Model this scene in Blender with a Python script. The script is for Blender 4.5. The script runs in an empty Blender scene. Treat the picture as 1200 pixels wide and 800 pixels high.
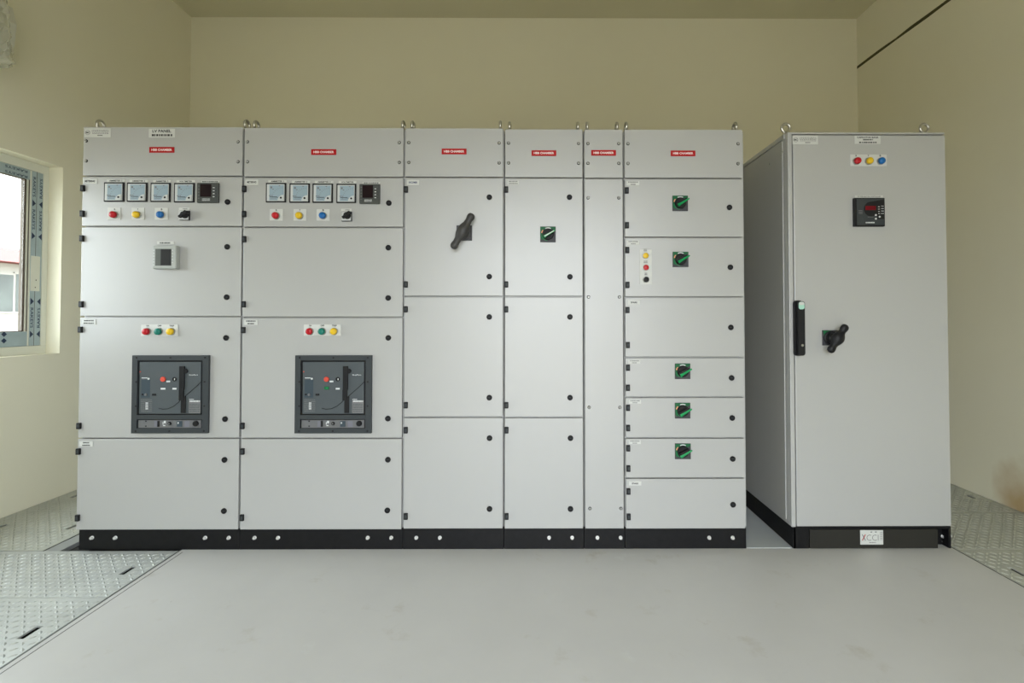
import bpy, bmesh, math, random
from mathutils import Vector, Matrix
random.seed(7)
C = bpy.context.scene.collection
PI = math.pi

# ------------------------------------------------------------------ camera (image taken as 1200x800)
F = 580.0; CX, CY = 629.6, 359.4
TH, PHI = math.radians(1.15), math.radians(0.26)
CAM = Vector((0.0, -2.468, 1.149))
FWD = Vector((math.sin(PHI)*math.cos(TH), math.cos(PHI)*math.cos(TH), math.sin(TH)))
RGT = Vector((math.cos(PHI), -math.sin(PHI), 0))
UPV = RGT.cross(FWD)
cd = bpy.data.cameras.new('camera'); cam = bpy.data.objects.new('camera', cd); C.objects.link(cam)
cam.location = CAM; cam.rotation_euler = (PI/2 + TH, 0, -PHI)
cd.sensor_fit = 'HORIZONTAL'; cd.sensor_width = 36.0; cd.lens = 36.0*F/1200
cd.shift_x = (600-CX)/1200; cd.shift_y = (CY-400)/1200
cd.clip_start = 0.02; cd.clip_end = 200
bpy.context.scene.camera = cam

def ray(px, py): return (FWD*F + RGT*(px-CX) + UPV*(CY-py))
def U(px, py, Y=0.0):                       # pixel of the photo -> (x, z) on the plane y = Y
    d = ray(px, py); t = (Y-CAM.y)/d.y; p = CAM + d*t; return p.x, p.z
def UX(px, py, X):
    d = ray(px, py); t = (X-CAM.x)/d.x; p = CAM + d*t; return p.y, p.z
def UZ(px, py, Z=0.0):
    d = ray(px, py); t = (Z-CAM.z)/d.z; p = CAM + d*t; return p.x, p.y

# ------------------------------------------------------------------ materials
def mat(name, col, rough=0.5, metal=0.0, spec=0.5, noise=None, bump=None, coat=0.0):
    m = bpy.data.materials.new(name); m.use_nodes = True
    nt = m.node_tree; b = nt.nodes['Principled BSDF']
    b.inputs['Base Color'].default_value = (*col, 1); b.inputs['Roughness'].default_value = rough
    b.inputs['Metallic'].default_value = metal; b.inputs['Specular IOR Level'].default_value = spec
    b.inputs['Coat Weight'].default_value = coat
    tc = nt.nodes.new('ShaderNodeTexCoord')
    geo = nt.nodes.new('ShaderNodeNewGeometry')
    if noise:
        sc, amt = noise[:2]
        n = nt.nodes.new('ShaderNodeTexNoise'); n.inputs['Scale'].default_value = sc; n.inputs['Detail'].default_value = 5
        nt.links.new(geo.outputs['Position'], n.inputs['Vector'])
        mx = nt.nodes.new('ShaderNodeMix'); mx.data_type = 'RGBA'
        mx.inputs[6].default_value = (*[c*(1-amt) for c in col], 1)
        mx.inputs[7].default_value = (*[min(1, c*(1+amt)) for c in col], 1)
        nt.links.new(n.outputs['Fac'], mx.inputs[0]); nt.links.new(mx.outputs[2], b.inputs['Base Color'])
    if bump:
        n2 = nt.nodes.new('ShaderNodeTexNoise'); n2.inputs['Scale'].default_value = bump[0]; n2.inputs['Detail'].default_value = 3
        nt.links.new(geo.outputs['Position'], n2.inputs['Vector'])
        bp = nt.nodes.new('ShaderNodeBump'); bp.inputs['Strength'].default_value = bump[1]; bp.inputs['Distance'].default_value = 0.002
        nt.links.new(n2.outputs['Fac'], bp.inputs['Height']); nt.links.new(bp.outputs['Normal'], b.inputs['Normal'])
    return m

CABCOL = (0.385, 0.387, 0.375)
M = {}
M['cab'] = mat('powder_coat_grey', CABCOL, 0.36, 0, 0.85, (1.3, 0.02), (900, 0.02))
M['plinth'] = mat('black_plinth_paint', (0.006, 0.006, 0.0065), 0.5, 0, 0.22, (40, 0.6))
M['plinth2'] = mat('dark_olive_plinth_cover', (0.022, 0.021, 0.017), 0.6, 0, 0.25, (10, 0.1))
M['black'] = mat('black_plastic', (0.009, 0.009, 0.0095), 0.55, 0, 0.25)
M['grip'] = mat('dark_grey_handle_plastic', (0.040, 0.039, 0.037), 0.45, 0, 0.35, (60, 0.15))
M['grip2'] = mat('black_handle_plastic', (0.007, 0.007, 0.008), 0.5, 0, 0.3, (60, 0.15))
M['dgrey'] = mat('dark_grey_plastic', (0.036, 0.042, 0.045), 0.55, 0, 0.3, (30, 0.05))
M['dgrey2'] = mat('breaker_cover_grey', (0.068, 0.080, 0.086), 0.55, 0, 0.3, (30, 0.05))
M['dgrey3'] = mat('breaker_panel_bluegrey', (0.038, 0.056, 0.070), 0.55, 0, 0.3)
M['traygrey'] = mat('breaker_tray_grey', (0.135, 0.138, 0.14), 0.55, 0, 0.3, (40, 0.1))
M['white'] = mat('white_label', (0.56, 0.57, 0.54), 0.5, 0, 0.35)
M['print'] = mat('black_print', (0.02, 0.02, 0.022), 0.6)
M['printgrey'] = mat('grey_print', (0.16, 0.16, 0.16), 0.6)
M['printw'] = mat('white_print', (0.62, 0.64, 0.64), 0.6)
M['redlabel'] = mat('red_label', (0.38, 0.003, 0.006), 0.55, 0, 0.25)
M['redprint'] = mat('white_on_red_print', (0.85, 0.70, 0.70), 0.6)
M['red'] = mat('red_lens', (0.42, 0.003, 0.010), 0.35, 0, 0.4)
M['yellow'] = mat('yellow_lens', (0.68, 0.44, 0.008), 0.35, 0, 0.4)
M['blue'] = mat('blue_lens', (0.003, 0.115, 0.36), 0.35, 0, 0.4)
M['greenl'] = mat('green_lens', (0.003, 0.16, 0.12), 0.35, 0, 0.4)
M['green'] = mat('green_handle', (0.006, 0.26, 0.075), 0.45, 0, 0.3)
M['dgreen'] = mat('dark_green_plate', (0.006, 0.105, 0.035), 0.5, 0, 0.3)
M['orange'] = mat('orange_mark', (0.75, 0.30, 0.16), 0.5)
M['redbtn'] = mat('red_push_button', (0.55, 0.07, 0.045), 0.45, 0, 0.3)
M['switchgrey'] = mat('switch_plate_grey', (0.05, 0.05, 0.055), 0.55, 0, 0.3)
M['steel'] = mat('zinc_steel', (0.55, 0.54, 0.50), 0.28, 1.0)
M['screw'] = mat('screw_metal', (0.42, 0.42, 0.39), 0.35, 0.9)
M['bolt'] = mat('bright_bolt', (0.75, 0.75, 0.73), 0.35, 0.6)
M['face'] = mat('meter_white_face', (0.52, 0.54, 0.53), 0.45, 0, 0.35)
M['dial'] = mat('meter_blue_dial', (0.27, 0.355, 0.41), 0.45, 0, 0.3)
M['lcd'] = mat('dark_display', (0.008, 0.0015, 0.002), 0.5, 0, 0.15)
M['lcdg'] = mat('grey_green_display', (0.012, 0.012, 0.011), 0.5, 0, 0.2)
M['lcdg2'] = mat('display_side_strip', (0.07, 0.08, 0.068), 0.3, 0, 0.5)
M['lcdred'] = mat('red_display', (0.13, 0.001, 0.006), 0.5, 0, 0.2)
M['bezel'] = mat('light_grey_bezel', (0.36, 0.38, 0.36), 0.5, 0, 0.35)
M['dbezel'] = mat('grey_meter_bezel', (0.055, 0.06, 0.055), 0.55, 0, 0.3)
M['mint'] = mat('mint_handle_tip', (0.35, 0.62, 0.50), 0.4)
M['lilac'] = mat('lilac_tray_panel', (0.15, 0.15, 0.18), 0.55)
M['navy'] = mat('navy_print', (0.03, 0.04, 0.12), 0.5)
M['alu'] = mat('white_window_aluminium', (0.68, 0.68, 0.58), 0.4, 0, 0.5)
M['film'] = mat('pale_blue_protective_film', (0.36, 0.44, 0.46), 0.4, 0, 0.4, (14, 0.18))
M['filmmark'] = mat('film_blue_print', (0.012, 0.028, 0.07), 0.5)
M['gasket'] = mat('window_gasket', (0.10, 0.08, 0.06), 0.6)
M['trench'] = mat('trench_concrete', (0.05, 0.05, 0.048), 0.9, 0, 0.2, (8, 0.3))
M['angle'] = mat('steel_edge_angle', (0.10, 0.105, 0.10), 0.5, 0.4, 0.5, (30, 0.3))
M['strip'] = mat('grey_trench_kerb', (0.30, 0.31, 0.30), 0.6, 0.1, 0.4, (9, 0.2))
M['sheet'] = mat('smooth_grey_sheet', (0.46, 0.49, 0.50), 0.45, 0, 0.5, (5, 0.06))
M['house'] = mat('white_render_outside', (0.30, 0.29, 0.26), 0.8)
M['rooft'] = mat('red_roof_tiles', (0.15, 0.035, 0.03), 0.8, 0, 0.3, (6, 0.2))
M['housewin'] = mat('outside_window_pane', (0.05, 0.06, 0.055), 0.5, 0, 0.5, (3, 0.5))
M['ground'] = mat('sandy_ground', (0.30, 0.27, 0.22), 0.9, 0, 0.2, (2, 0.15))
M['acwhite'] = mat('white_unit_plastic', (0.62, 0.62, 0.55), 0.45)
M['crack'] = mat('dark_open_joint', (0.085, 0.08, 0.04), 0.9, 0, 0.1)

def wall_mat():
    m = mat('cream_wall_paint', (0.60, 0.565, 0.42), 0.75, 0, 0.25)
    nt = m.node_tree; b = nt.nodes['Principled BSDF']; L = nt.links
    geo = nt.nodes.new('ShaderNodeNewGeometry')
    def noise(sc, det):
        n = nt.nodes.new('ShaderNodeTexNoise'); n.inputs['Scale'].default_value = sc; n.inputs['Detail'].default_value = det
        L.new(geo.outputs['Position'], n.inputs['Vector']); return n
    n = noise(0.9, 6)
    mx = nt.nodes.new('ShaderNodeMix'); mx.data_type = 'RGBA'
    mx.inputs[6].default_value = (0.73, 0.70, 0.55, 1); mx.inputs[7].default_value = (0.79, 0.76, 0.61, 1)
    L.new(n.outputs['Fac'], mx.inputs[0])
    # damp brown stain at the foot of the right wall
    y0, z0 = UX(1190, 578, 2.87)
    def stain(cy, cz, sy, sz):
        sep = nt.nodes.new('ShaderNodeVectorMath'); sep.operation = 'SUBTRACT'; sep.inputs[1].default_value = (2.87, cy, cz)
        L.new(geo.outputs['Position'], sep.inputs[0])
        scl = nt.nodes.new('ShaderNodeVectorMath'); scl.operation = 'MULTIPLY'; scl.inputs[1].default_value = (3.0, 1/sy, 1/sz)
        L.new(sep.outputs[0], scl.inputs[0])
        ln = nt.nodes.new('ShaderNodeVectorMath'); ln.operation = 'LENGTH'; L.new(scl.outputs[0], ln.inputs[0])
        nn = noise(7, 5)
        ad = nt.nodes.new('ShaderNodeMath'); ad.operation = 'MULTIPLY_ADD'; ad.inputs[1].default_value = 0.9; ad.inputs[2].default_value = -0.45
        L.new(nn.outputs['Fac'], ad.inputs[0])
        a2 = nt.nodes.new('ShaderNodeMath'); a2.operation = 'ADD'; L.new(ln.outputs['Value'], a2.inputs[0]); L.new(ad.outputs[0], a2.inputs[1])
        mr = nt.nodes.new('ShaderNodeMapRange'); mr.inputs[1].default_value = 1.0; mr.inputs[2].default_value = 0.1
        mr.inputs[3].default_value = 0.0; mr.inputs[4].default_value = 1.0; mr.clamp = True
        L.new(a2.outputs[0], mr.inputs[0]); return mr
    s = stain(y0-.03, 0.04, 0.20, 0.30)
    mu = nt.nodes.new('ShaderNodeMath'); mu.operation = 'MULTIPLY'; mu.inputs[1].default_value = 0.80; L.new(s.outputs[0], mu.inputs[0])
    m2 = nt.nodes.new('ShaderNodeMix'); m2.data_type = 'RGBA'; m2.inputs[7].default_value = (0.42, 0.27, 0.10, 1)
    L.new(mu.outputs[0], m2.inputs[0]); L.new(mx.outputs[2], m2.inputs[6]); L.new(m2.outputs[2], b.inputs['Base Color'])
    nb = noise(35, 5); bp = nt.nodes.new('ShaderNodeBump'); bp.inputs['Strength'].default_value = 0.12; bp.inputs['Distance'].default_value = 0.004
    L.new(nb.outputs['Fac'], bp.inputs['Height']); L.new(bp.outputs['Normal'], b.inputs['Normal'])
    return m
M['wall'] = wall_mat()
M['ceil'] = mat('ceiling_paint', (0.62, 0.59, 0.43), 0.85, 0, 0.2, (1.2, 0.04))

def floor_mat():
    m = mat('smooth_grey_floor', (0.42, 0.42, 0.40), 0.42, 0, 0.45)
    nt = m.node_tree; b = nt.nodes['Principled BSDF']; L = nt.links
    geo = nt.nodes.new('ShaderNodeNewGeometry')
    def noise(sc, det, rough=0.5):
        n = nt.nodes.new('ShaderNodeTexNoise'); n.inputs['Scale'].default_value = sc; n.inputs['Detail'].default_value = det
        n.inputs['Roughness'].default_value = rough
        L.new(geo.outputs['Position'], n.inputs['Vector']); return n
    n = noise(2.2, 6, 0.6)
    mx = nt.nodes.new('ShaderNodeMix'); mx.data_type = 'RGBA'
    mx.inputs[6].default_value = (0.455, 0.452, 0.438, 1); mx.inputs[7].default_value = (0.54, 0.537, 0.522, 1)
    L.new(n.outputs['Fac'], mx.inputs[0])
    def blot(prev, sc, det, lo, hi, col, amt):
        q = noise(sc, det, 0.65); r = nt.nodes.new('ShaderNodeMapRange'); r.clamp = True
        r.inputs[1].default_value = lo; r.inputs[2].default_value = hi; r.inputs[3].default_value = 0; r.inputs[4].default_value = amt
        L.new(q.outputs['Fac'], r.inputs[0])
        k = nt.nodes.new('ShaderNodeMix'); k.data_type = 'RGBA'; k.inputs[7].default_value = (*col, 1)
        L.new(r.outputs[0], k.inputs[0]); L.new(prev, k.inputs[6]); return k.outputs[2]
    o = blot(mx.outputs[2], 5.0, 8, 0.60, 0.72, (0.36, 0.33, 0.27), 0.5)
    o = blot(o, 22.0, 6, 0.70, 0.76, (0.22, 0.20, 0.17), 0.6)
    o = blot(o, 3.4, 9, 0.64, 0.74, (0.58, 0.60, 0.58), 0.5)
    L.new(o, b.inputs['Base Color'])
    n3 = noise(4, 4); mr = nt.nodes.new('ShaderNodeMapRange'); mr.inputs[3].default_value = 0.34; mr.inputs[4].default_value = 0.52
    L.new(n3.outputs['Fac'], mr.inputs[0]); L.new(mr.outputs[0], b.inputs['Roughness'])
    return m
M['floor'] = floor_mat()
M['plate'] = mat('galvanised_chequer_plate', (0.46, 0.48, 0.46), 0.42, 0.25, 0.5, (6, 0.22), (80, 0.05))
M['plateR'] = mat('dull_chequer_plate', (0.43, 0.44, 0.39), 0.5, 0.15, 0.5, (6, 0.22), (80, 0.05))  # slightly darker, yellower and rougher than the left front plates

def glass_mat(name, tint, refl):
    m = bpy.data.materials.new(name); m.use_nodes = True; nt = m.node_tree; nt.nodes.clear()
    out = nt.nodes.new('ShaderNodeOutputMaterial'); t = nt.nodes.new('ShaderNodeBsdfTransparent'); t.inputs[0].default_value = (*tint, 1)
    g = nt.nodes.new('ShaderNodeBsdfGlossy'); g.inputs['Roughness'].default_value = 0.03
    lw = nt.nodes.new('ShaderNodeLayerWeight'); pw = nt.nodes.new('ShaderNodeMath'); pw.operation = 'POWER'; pw.inputs[1].default_value = 5
    nt.links.new(lw.outputs['Facing'], pw.inputs[0]); fr = nt.nodes.new('ShaderNodeMath'); fr.operation = 'MULTIPLY_ADD'
    fr.inputs[1].default_value = 0.4; fr.inputs[2].default_value = 0.03; nt.links.new(pw.outputs[0], fr.inputs[0])
    mx = nt.nodes.new('ShaderNodeMixShader'); nt.links.new(fr.outputs[0], mx.inputs[0])
    nt.links.new(t.outputs[0], mx.inputs[1]); nt.links.new(g.outputs[0], mx.inputs[2]); nt.links.new(mx.outputs[0], out.inputs[0])
    return m
M['glass'] = glass_mat('window_glass', (0.95, 0.97, 0.96), 0.1)
def plastic_sheet():
    m = bpy.data.materials.new('crumpled_clear_plastic'); m.use_nodes = True; nt = m.node_tree; nt.nodes.clear()
    out = nt.nodes.new('ShaderNodeOutputMaterial'); t = nt.nodes.new('ShaderNodeBsdfTransparent'); t.inputs[0].default_value = (0.93, 0.94, 0.93, 1)
    p = nt.nodes.new('ShaderNodeBsdfPrincipled'); p.inputs['Base Color'].default_value = (0.72, 0.71, 0.60, 1); p.inputs['Roughness'].default_value = 0.25
    mx = nt.nodes.new('ShaderNodeMixShader'); mx.inputs[0].default_value = 0.38
    nt.links.new(t.outputs[0], mx.inputs[1]); nt.links.new(p.outputs[0], mx.inputs[2]); nt.links.new(mx.outputs[0], out.inputs[0])
    return m
M['sheetplastic'] = plastic_sheet()

# ------------------------------------------------------------------ mesh builder
_text_cache = {}
def text_mesh(s, bold=0.0):
    k = (s, bold)
    if k in _text_cache: return _text_cache[k]
    cu = bpy.data.curves.new('text', 'FONT'); cu.body = s; cu.size = 1.0; cu.resolution_u = 2; cu.offset = bold
    o = bpy.data.objects.new('text', cu); C.objects.link(o)
    bpy.context.view_layer.update()
    me = bpy.data.meshes.new_from_object(o.evaluated_get(bpy.context.evaluated_depsgraph_get()))
    vs = [v.co.copy() for v in me.vertices]; fs = [tuple(p.vertices) for p in me.polygons]
    x0 = min(v.x for v in vs); x1 = max(v.x for v in vs); y0 = min(v.y for v in vs); y1 = max(v.y for v in vs)
    vs = [((v.x-x0)/(x1-x0)-0.5, (v.y-y0)/(y1-y0)-0.5) for v in vs]
    bpy.data.objects.remove(o); bpy.data.meshes.remove(me); bpy.data.curves.remove(cu)
    _text_cache[k] = (vs, fs, (x1-x0)/(y1-y0)); return _text_cache[k]

class MB:
    def __init__(s): s.v = []; s.f = []; s.mi = []; s.sm = []; s.mats = []
    def m(s, key):
        if key not in s.mats: s.mats.append(key)
        return s.mats.index(key)
    def add(s, vs, fs, key, smooth=False):
        o = len(s.v); k = s.m(key)
        s.v += [tuple(v) for v in vs]
        for f in fs: s.f.append(tuple(i+o for i in f)); s.mi.append(k); s.sm.append(smooth)
    def box(s, x0, x1, y0, y1, z0, z1, key, bev=0.0, seg=2):
        if x0 > x1: x0, x1 = x1, x0
        if y0 > y1: y0, y1 = y1, y0
        if z0 > z1: z0, z1 = z1, z0
        bm = bmesh.new(); bmesh.ops.create_cube(bm, size=1)
        for v in bm.verts: v.co = Vector(((x0+x1)/2+v.co.x*(x1-x0), (y0+y1)/2+v.co.y*(y1-y0), (z0+z1)/2+v.co.z*(z1-z0)))
        if bev > 0:
            bev = min(bev, 0.45*min(x1-x0, y1-y0, z1-z0))
            bmesh.ops.bevel(bm, geom=list(bm.edges), offset=bev, segments=seg, profile=0.5, affect='EDGES')
        s.bm(bm, key)
    def bm(s, bm, key, smooth=False):
        bm.verts.index_update()
        s.add([v.co for v in bm.verts], [[v.index for v in f.verts] for f in bm.faces], key, smooth); bm.free()
    def quad(s, x0, x1, z0, z1, y, key):      # flat print facing the room (-y)
        s.add([(x0,y,z0),(x1,y,z0),(x1,y,z1),(x0,y,z1)], [(0,1,2,3)], key)
    def prism(s, pts, y0, y1, key, bev=0.0):  # outline in (x,z), counter-clockwise seen from the room
        n = len(pts); a = min(y0,y1); b = max(y0,y1)
        vs = [(p[0],a,p[1]) for p in pts]+[(p[0],b,p[1]) for p in pts]
        fs = [tuple(range(n)), tuple(reversed(range(n,2*n)))]+[(i, i+n, (i+1)%n+n, (i+1)%n) for i in range(n)]
        s.add(vs, fs, key)
    def lathe(s, cx, cz, prof, key, seg=20, smooth=True):   # revolve (r, y) about an axis along y
        vs = []; fs = []
        for r, y in prof:
            for i in range(seg):
                a = 2*PI*i/seg; vs.append((cx+r*math.cos(a), y, cz+r*math.sin(a)))
        n = len(prof)
        for k in range(n-1):
            for i in range(seg):
                j = (i+1)%seg; fs.append((k*seg+i, k*seg+j, (k+1)*seg+j, (k+1)*seg+i))
        fs.append(tuple(reversed(range(seg)))); fs.append(tuple(range((n-1)*seg, n*seg)))
        s.add(vs, fs, key, smooth)
    def disc(s, cx, cz, r, y0, y1, key, seg=20, ch=0.15):
        d = 1 if y1 > y0 else -1; c = min(abs(y1-y0), r)*ch
        s.lathe(cx, cz, [(r, y0), (r, y1-d*c), (r-c, y1)], key, seg, False)
    def tube(s, path, rad, key, seg=10, closed=False, flat=(1,1)):
        path = [Vector(p) for p in path]; n = len(path); rr = rad if isinstance(rad, (list,tuple)) else [rad]*n
        vs = []; fs = []; ref = None
        for i, p in enumerate(path):
            if closed: t = path[(i+1)%n]-path[i-1]
            else: t = path[min(i+1,n-1)]-path[max(i-1,0)]
            t.normalize()
            if ref is None:
                ref = Vector((0,1,0)) if abs(t.y) < 0.9 else Vector((1,0,0))
            a = (ref - t*ref.dot(t)).normalized(); b = t.cross(a); ref = a
            for k in range(seg):
                g = 2*PI*k/seg; vs.append(p+a*math.cos(g)*rr[i]*flat[0]+b*math.sin(g)*rr[i]*flat[1])
        for i in range(n if closed else n-1):
            for k in range(seg):
                j = (k+1)%seg; i2 = (i+1)%n
                fs.append((i*seg+k, i*seg+j, i2*seg+j, i2*seg+k))
        if not closed: fs += [tuple(reversed(range(seg))), tuple(range((n-1)*seg, n*seg))]
        s.add(vs, fs, key, True)
    def text(s, st, cx, cz, w, h, y, key, bold=0.0):
        vs, fs, asp = text_mesh(st, bold)
        s.add([(cx+v[0]*w, y, cz+v[1]*h) for v in vs], fs, key)
    def marks(s, x0, x1, z0, z1, y, key, rows=1, seed=0, fill=0.6):   # print too small to read: rows of short strokes
        rnd = random.Random(seed); rh = (z1-z0)/rows
        for r in range(rows):
            x = x0 + rnd.random()*0.05*(x1-x0)
            zc = z1-(r+0.5)*rh
            while x < x1:
                w = (x1-x0)*rnd.uniform(0.04, 0.11); e = min(x+w, x1)
                s.quad(x, e, zc-rh*fill/2, zc+rh*fill/2, y, key); x = e+(x1-x0)*rnd.uniform(0.015, 0.04)
    def center(s):
        a = [min(v[i] for v in s.v) for i in range(3)]; b = [max(v[i] for v in s.v) for i in range(3)]
        return Vector([(a[i]+b[i])/2 for i in range(3)])
    def mesh(s, name, c):
        me = bpy.data.meshes.new(name)
        me.from_pydata([(v[0]-c.x, v[1]-c.y, v[2]-c.z) for v in s.v], [], s.f); 
        for k in s.mats: me.materials.append(M[k])
        me.polygons.foreach_set('material_index', s.mi); me.polygons.foreach_set('use_smooth', s.sm)
        me.update(); return me

WC = {}     # world position of every object
def part(name, mb, parent=None, label=None, origin=None):
    c = origin if origin is not None else mb.center()
    o = bpy.data.objects.new(name, mb.mesh(name, c)); C.objects.link(o)
    if parent is not None:
        o.parent = parent; o.location = c-WC[parent.name]
    else: o.location = c
    WC[o.name] = c
    if label: o['label'] = label
    return o
def tag(o, label, cat, group=None):
    o['label'] = label; o['category'] = cat
    if group: o['group'] = group
    return o
def root(name, loc, label, cat, group=None):
    o = bpy.data.objects.new(name, None); C.objects.link(o); o.location = loc; o.empty_display_size = 0.1
    WC[o.name] = Vector(loc); return tag(o, label, cat, group)
def structure(name, mb, label=None):
    o = part(name, mb); o['kind'] = 'structure'
    if label: o['label'] = label
    return o
_proto = {}
def stamp(name, key, make, pos, parent, label=None):
    """a repeat: one mesh made about the origin, shared by every copy"""
    if key not in _proto:
        mb = MB(); make(mb); _proto[key] = mb.mesh(name, Vector((0,0,0)))
    o = bpy.data.objects.new(name, _proto[key]); C.objects.link(o); o.parent = parent
    p = Vector(pos); o.location = p-WC[parent.name]; WC[o.name] = p
    if label: o['label'] = label
    return o

# ------------------------------------------------------------------ small fittings (made about the origin, facing -y)
def mk_hinge(b):
    b.box(-.0095, .0095, -.011, 0, -.0155, .0155, 'black', .002)
    b.box(-.004, .006, -.0118, -.011, -.008, .008, 'dgrey')
def mk_lock(b):
    b.lathe(0, 0, [(.0138, 0), (.0138, -.004), (.0115, -.0065), (.0085, -.0065), (.0085, -.003)], 'black', 20, False)
    b.box(-.0055, .0055, -.0055, -.003, -.0015, .0015, 'dgrey')
def mk_screw(b):
    b.lathe(0, 0, [(.0082, 0), (.0082, -.0015), (.0066, -.003)], 'black', 14, False)
    b.lathe(0, 0, [(.0060, -.003), (.0056, -.0055), (.0035, -.0065)], 'screw', 14, False)
    b.quad(-.0036, .0036, -.0008, .0008, -.0066, 'print')
def mk_bolt(b):
    pts = [(.0075*math.cos(PI/3*i), .0075*math.sin(PI/3*i)) for i in range(6)]
    b.disc(0, 0, .0092, 0, -.0025, 'bolt', 14)
    b.prism(pts, -.0025, -.010, 'bolt')
def mk_eye_edge(b):          # lifting eye, ring lying in the y-z plane
    b.lathe(0, 0, [(.012, 0)], 'steel') if False else None
    ring = [(0, .0215*math.cos(2*PI*i/24), .038+.0215*math.sin(2*PI*i/24)) for i in range(24)]
    b.tube(ring, .0068, 'steel', 10, True)
    col = [(0, 0, 0), (0, 0, .007), (0, 0, .0075), (0, 0, .017)]
    b.tube(col, [.0165, .0165, .010, .008], 'steel', 16)
def mk_eye_face(b):          # lifting eye, ring facing the room
    ring = [(.0215*math.cos(2*PI*i/24), 0, .038+.0215*math.sin(2*PI*i/24)) for i in range(24)]
    b.tube(ring, .0068, 'steel', 10, True)
    b.tube([(0, 0, 0), (0, 0, .007), (0, 0, .0075), (0, 0, .017)], [.0165, .0165, .010, .008], 'steel', 16)
def mk_lamp(col):
    def f(b):
        b.lathe(0, 0, [(.0185, 0), (.0185, -.004), (.017, -.006)], 'screw', 20, False)
        b.lathe(0, 0, [(.0165, -.004), (.0165, -.014), (.0155, -.018), (.0125, -.021), (.007, -.0225), (.002, -.023)], col, 20)
    return f
def mk_push(col):
    def f(b):
        b.lathe(0, 0, [(.016, 0), (.016, -.006), (.0145, -.008)], 'screw', 20, False)
        b.lathe(0, 0, [(.0135, -.006), (.0135, -.011), (.012, -.0125), (.002, -.0118)], col, 20)
    return f

def bx(b, p0, q0, p1, q1, yf, yb, key, bev=0.0):     # pixel rectangle -> box whose front face lies at yf
    xm, zm = (p0+p1)/2, (q0+q1)/2
    x0 = U(p0, zm, yf)[0]; x1 = U(p1, zm, yf)[0]; z1 = U(xm, q0, yf)[1]; z0 = U(xm, q1, yf)[1]
    b.box(x0, x1, yf, yb, z0, z1, key, bev); return x0, x1, z0, z1
def rect(p0, q0, p1, q1, y=0):
    xm, zm = (p0+p1)/2, (q0+q1)/2
    return U(p0, zm, y)[0], U(p1, zm, y)[0], U(xm, q1, y)[1], U(xm, q0, y)[1]

# ------------------------------------------------------------------ plates, lamps, meters, switches
SEED = [1]
def name_plate(door, p0, q0, p1, q1, lines, tone='print', label=None, y=0.0):
    b = MB(); yf = y-.0025
    x0, x1, z0, z1 = bx(b, p0, q0, p1, q1, yf, y, 'white', .0006)
    n = len(lines); w = x1-x0; h = z1-z0
    for i, ln in enumerate(lines):
        zc = z1-h*(i+0.5+0.12*(0 if n > 1 else 0))/n
        if isinstance(ln, str): b.text(ln, (x0+x1)/2, zc-(0 if n == 1 else h*.02 if n == 2 else h*.05), w*(.84 if len(ln) > 9 else min(.72, .085*len(ln)+.1)), h*(.34 if n == 2 else .22 if n == 3 else .42), yf-.0004, tone, .035)
        else:
            SEED[0] += 1; b.marks((x0+x1)/2-w*ln/2, (x0+x1)/2+w*ln/2, zc-h/n*.3, zc+h/n*.3, yf-.0004, tone, 1, SEED[0], .8)
    return part('name_plate', b, door, label)

def maker_plate(parent, p0, q0, p1, q1, y=0.0):
    b = MB(); yf = y-.0025
    x0, x1, z0, z1 = bx(b, p0, q0, p1, q1, yf, y, 'white', .0006); w = x1-x0; h = z1-z0
    cx, cz, r = x0+w*.13, z0+h*.52, h*.27
    n = 20
    vs = [(cx+k*math.cos(2*PI*i/n), yf-.0004, cz+k*math.sin(2*PI*i/n)) for k in (r, r*.86) for i in range(n)]
    b.add(vs, [(i, (i+1)%n, (i+1)%n+n, i+n) for i in range(n)], 'printgrey')
    b.text('IMC', cx, cz, r*1.5, r*.8, yf-.0004, 'print', .03)
    for i in range(4): b.marks(x0+w*.28, x0+w*.93, z0+h*(.74-.13*i), z0+h*(.84-.13*i), yf-.0004, 'printgrey', 1, 90+i, .6)
    b.marks(x0+w*.5, x0+w*.7, z0+h*.14, z0+h*.27, yf-.0004, 'print', 1, 97, .8)
    return part('maker_plate', b, parent, 'pale maker plate with round emblem and small print')

def warning(parent, p0, q0, p1, q1):
    b = MB(); x0, x1, z0, z1 = bx(b, p0, q0, p1, q1, -.002, 0, 'redlabel', .0005)
    b.text('HBB CHAMBER', (x0+x1)/2, (z0+z1)/2, (x1-x0)*.82, (z1-z0)*.40, -.0024, 'redprint', .035)
    return part('warning_label', b, parent, 'red label with white HBB CHAMBER lettering')

LAMPNAME = {'red': 'red', 'yellow': 'yellow', 'blue': 'blue', 'greenl': 'green', 'black': 'black'}
def lamp_set(cab, rct, lamps, words=None, kind='lamp'):
    """white plate with indicator lamps; lamps = [(px, py, colour)]"""
    b = MB(); x0, x1, z0, z1 = bx(b, *rct, -.003, 0, 'white', .0008)
    pos = []
    for i, (px, py, col) in enumerate(lamps):
        x, z = U(px, py, -.012); pos.append((x, z, col))
        wd = words[i] if words else None
        zt = z+.0285
        if isinstance(wd, str): b.text(wd, x, zt, .0056*len(wd)+.002, .0085, -.0034, 'print', .035)
        elif wd:
            SEED[0] += 1; b.marks(x-wd/2, x+wd/2, zt-.007, zt+.007, -.0034, 'printgrey', 2, SEED[0], .7)
    pl = part('lamp_plate', b, cab, 'white plate behind the coloured %ss' % kind)
    for x, z, col in pos:
        stamp('indicator_lamp' if kind == 'lamp' else 'push_button', kind+col, (mk_lamp if kind == 'lamp' else mk_push)(col), (x, -.003, z), pl,
              LAMPNAME[col]+(' lamp lens' if kind == 'lamp' else ' push button'))
    return pl

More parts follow.
